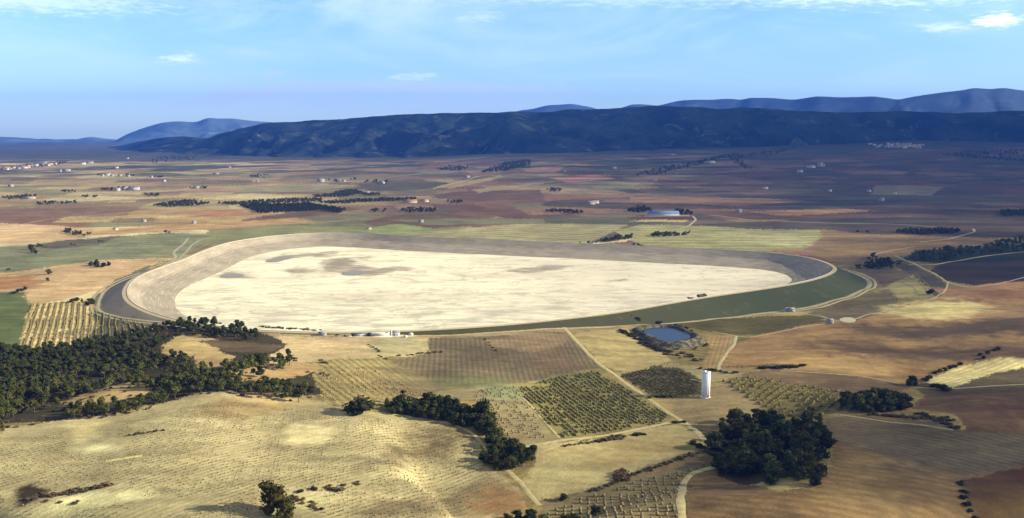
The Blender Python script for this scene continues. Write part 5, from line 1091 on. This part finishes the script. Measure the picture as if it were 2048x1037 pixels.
house('villa', 133, 343, 46, 20, 9, 5, 'white villa with a long front below the distant village', 'villa', roof='pale')
house('villa', 121, 344, 12, 16, 10, 5, 'narrow white villa left of the long-fronted villa', 'villa', roof='pale')
for k, (u, v, w_, t) in enumerate([(165,329,40,'broad cream block, left of the two at the foot of the blue hills'),(178,327,60,'long pinkish-white block, right of the two at the foot of the blue hills')]): house('building', u, v, w_, 26, 12, 5, t, 'building', wall='cream' if k == 0 else 'white', roof='pale', flat=True)
for k, (u, v, w_, wl, t) in enumerate([(205,353,14,'white','white gabled house, leftmost of the pale farm in the grey plain'),(215,351,30,'cream','cream barn in the middle of the pale farm in the grey plain'),(224,353,16,'white','white annex at the right of the cream barn'),(240,353,18,'white','white shed just right of the pale farm'),(257,354,16,'white','white gabled shed under the dark windbreak right of the pale farm'),(232,337,30,'cream','cream farm in front of a small dark grove behind the pale farm'),(255,318,20,'cream','cream farm perched at the foot of the left hills'),(303,356,16,'white','white round-looking tank house beside dark trees'),(328,364,16,'grey','pale violet-grey hut below the white tank house')]): house('farm_building', u, v, w_, 14, 8, 5, t, 'farm building', wall=wl, roof='pale')
for k, (u, v, w_, t) in enumerate([(235,382,20,'pale gabled shed, leftmost of the three before the windbreak'),(250,380,20,'pale gabled shed in the middle of the three before the windbreak'),(268,380,44,'longest pale shed, rightmost of the three before the windbreak')]): house('shed', u, v, w_, 16, 9, 5, t, 'shed', wall='grey', roof='pale')
for k, (u, v, w_, t) in enumerate([(458,336,26,'long white shed alone on the violet-red plain'),(432,349,30,'white shed by a grey orchard on the violet plain'),(515,364,8,'tiny white marker hut under the blue-dark wood')]): house('shed', u, v, w_, 12, 6, 5, t, 'shed', roof='pale')
hr_ = np.random.default_rng(77)
def village(n, f, label, group, cols=('white', 'cream'), s=(12, 24), h=(7, 12)):
    for k in range(n):
        u, v = f(hr_); house('village_house', u, v, hr_.uniform(*s), hr_.uniform(10, 15), hr_.uniform(*h), hr_.uniform(-20, 20), label, 'house', group, wall=cols[k % len(cols)], roof=('pale', 'brown', 'tile')[k % 3], win=False)
village(48, lambda r: ((lambda u: (u, 340-u*.10+r.uniform(-1.5, 2.0)-2*(u > 60)*(u < 90)))(r.uniform(0, 112))), 'small pale house in the distant village strip by the left edge', 'village strip at left', s=(18, 34), h=(6, 10))
village(46, lambda r: (r.normal(1795, 26), 292+r.uniform(-3, 5)), 'small pale house of the shaded village below the right hills', 'village below the right hills', s=(14, 26))
village(12, lambda r: (r.uniform(1064, 1086), 303-r.uniform(0, 5)), 'white house of the hamlet beside the bright quarry patch', 'hamlet by the quarry', cols=('white',), s=(12, 20))
# gatehouse and outlet works at the near foot of the reservoir
def on(u, v): q = unproj([(u, v)])[0]; return q
q0, q1 = on(706, 673), on(785, 673); L_ = float(np.linalg.norm(q1-q0)); an = math.degrees(math.atan2(*(q1-q0)[::-1]))
W = empty('outlet_works', ((q0[0]+q1[0])/2, (q0[1]+q1[1])/2, gz_(*((q0+q1)/2))-.3), math.radians(an), 'long low white concrete wall with two dark gates at the near reservoir rim', 'outlet works')
boxes('wall', [(-L_*.31, 0, -1, L_*.30, .8, 4.0), (L_*.22, 0, -1, L_*.46, .8, 4.2), (L_*.47, 0, -1, 2.2, 1.2, 7.0), (-L_*.02, 1.8, -1, L_*.9, .6, 5.0)], m_conc, W)
for x in (-L_*.49, -L_*.08): boxes('gate', [(x, -.3, -.5, 4.6, 2.6, 4.6)], m_dark, W)
boxes('apron', [(0, -3.2, -1, L_*.98, 5.5, 1.35)], m_yard, W)
boxes('ramp', [(-L_*.60, .5, -1, 6, 4.5, 2.6)], m_conc, W)
def tank(u, v, r, h, label):
    q = on(u, v); e = empty('water_tank', (q[0], q[1], gz_(*q)-.3), 0, label, 'water tank'); n = 20; t = np.arange(n)*2*math.pi/n
    prof = [(r, -1), (r, h)]; V = np.concatenate([np.column_stack([np.cos(t)*a, np.sin(t)*a, np.full(n, z)]) for a, z in prof]); i = np.arange(n); j = (i+1) % n
    mesh_np('wall', V, np.stack([i, j, j+n, i+n], -1), m_conc, parent=e)
    prof = [(r*1.06, h), (r*1.06, h+.25), (r*.8, h+r*.3), (r*.4, h+r*.45), (.05, h+r*.5)]; V = np.concatenate([np.column_stack([np.cos(t)*a, np.sin(t)*a, np.full(n, z)]) for a, z in prof])
    mesh_np('roof', V, np.concatenate([np.stack([i+k*n, j+k*n, j+(k+1)*n, i+(k+1)*n], -1) for k in range(4)]), m_conc, smooth=True, parent=e)
tank(822, 671, 2.7, 2.2, 'larger white domed tank right of the outlet wall by the reservoir rim'); tank(811, 675, 2.1, 1.8, 'smaller white domed tank, the lower left one of the two by the rim')
house('gatehouse', 645, 671, 9, 6, 3.5, an, 'small white flat-roofed house left of the outlet wall by the reservoir rim', 'gatehouse', roof='pale', flat=True)
house('gatehouse', 790, 671, 11, 7, 4.5, an, 'grey flat-roofed control house at the right end of the outlet wall', 'control house', wall='grey', roof='pale', flat=True)
house('gatehouse', 1573, 623, 9, 7, 4, 10, 'tiny pale house, left of the two at the foot of the green bank', 'house', wall='cream', roof='pale'); house('gatehouse', 1582, 624, 8, 7, 4.5, 10, 'tiny white house, right of the two at the foot of the green bank', 'house', roof='pale')
house('gatehouse', 1660, 647, 7, 6, 5, 10, 'tiny white pump house at the corner of the gravel yard right of the olive field', 'pump house', roof='pale')
# boulders and rubble heap on the crest of the near dam
def rock_heap(u, v, label, h, w_):
    q = plane_pt([u], [v], CREST_Z)[0]; r = np.random.default_rng(int(u)); V, F = ICO2; Vs, Fs, n0 = [], [], 0
    for k in range(9):
        s = w_*r.uniform(.2, .45); X = V*(1+.3*(r.random((len(V), 1))-.5))*np.array([s, s*.7, h*r.uniform(.5, 1)])+np.array([r.normal(0, w_*.45), r.normal(0, 1.2), 0]); Vs.append(X); Fs.append(F+n0); n0 += len(V)
    o = mesh_np('earth_heap', np.concatenate(Vs), np.concatenate(Fs), m_pbank); o.location = (q[0], q[1], CREST_Z+.1); tag(o, label, 'earth heap')
rock_heap(1404, 592, 'dark earth heap on the dam crest above the green bank', 3.2, 9)
rock_heap(1382, 597, 'smaller dark earth heap just left of the one on the dam crest', 1.6, 4)
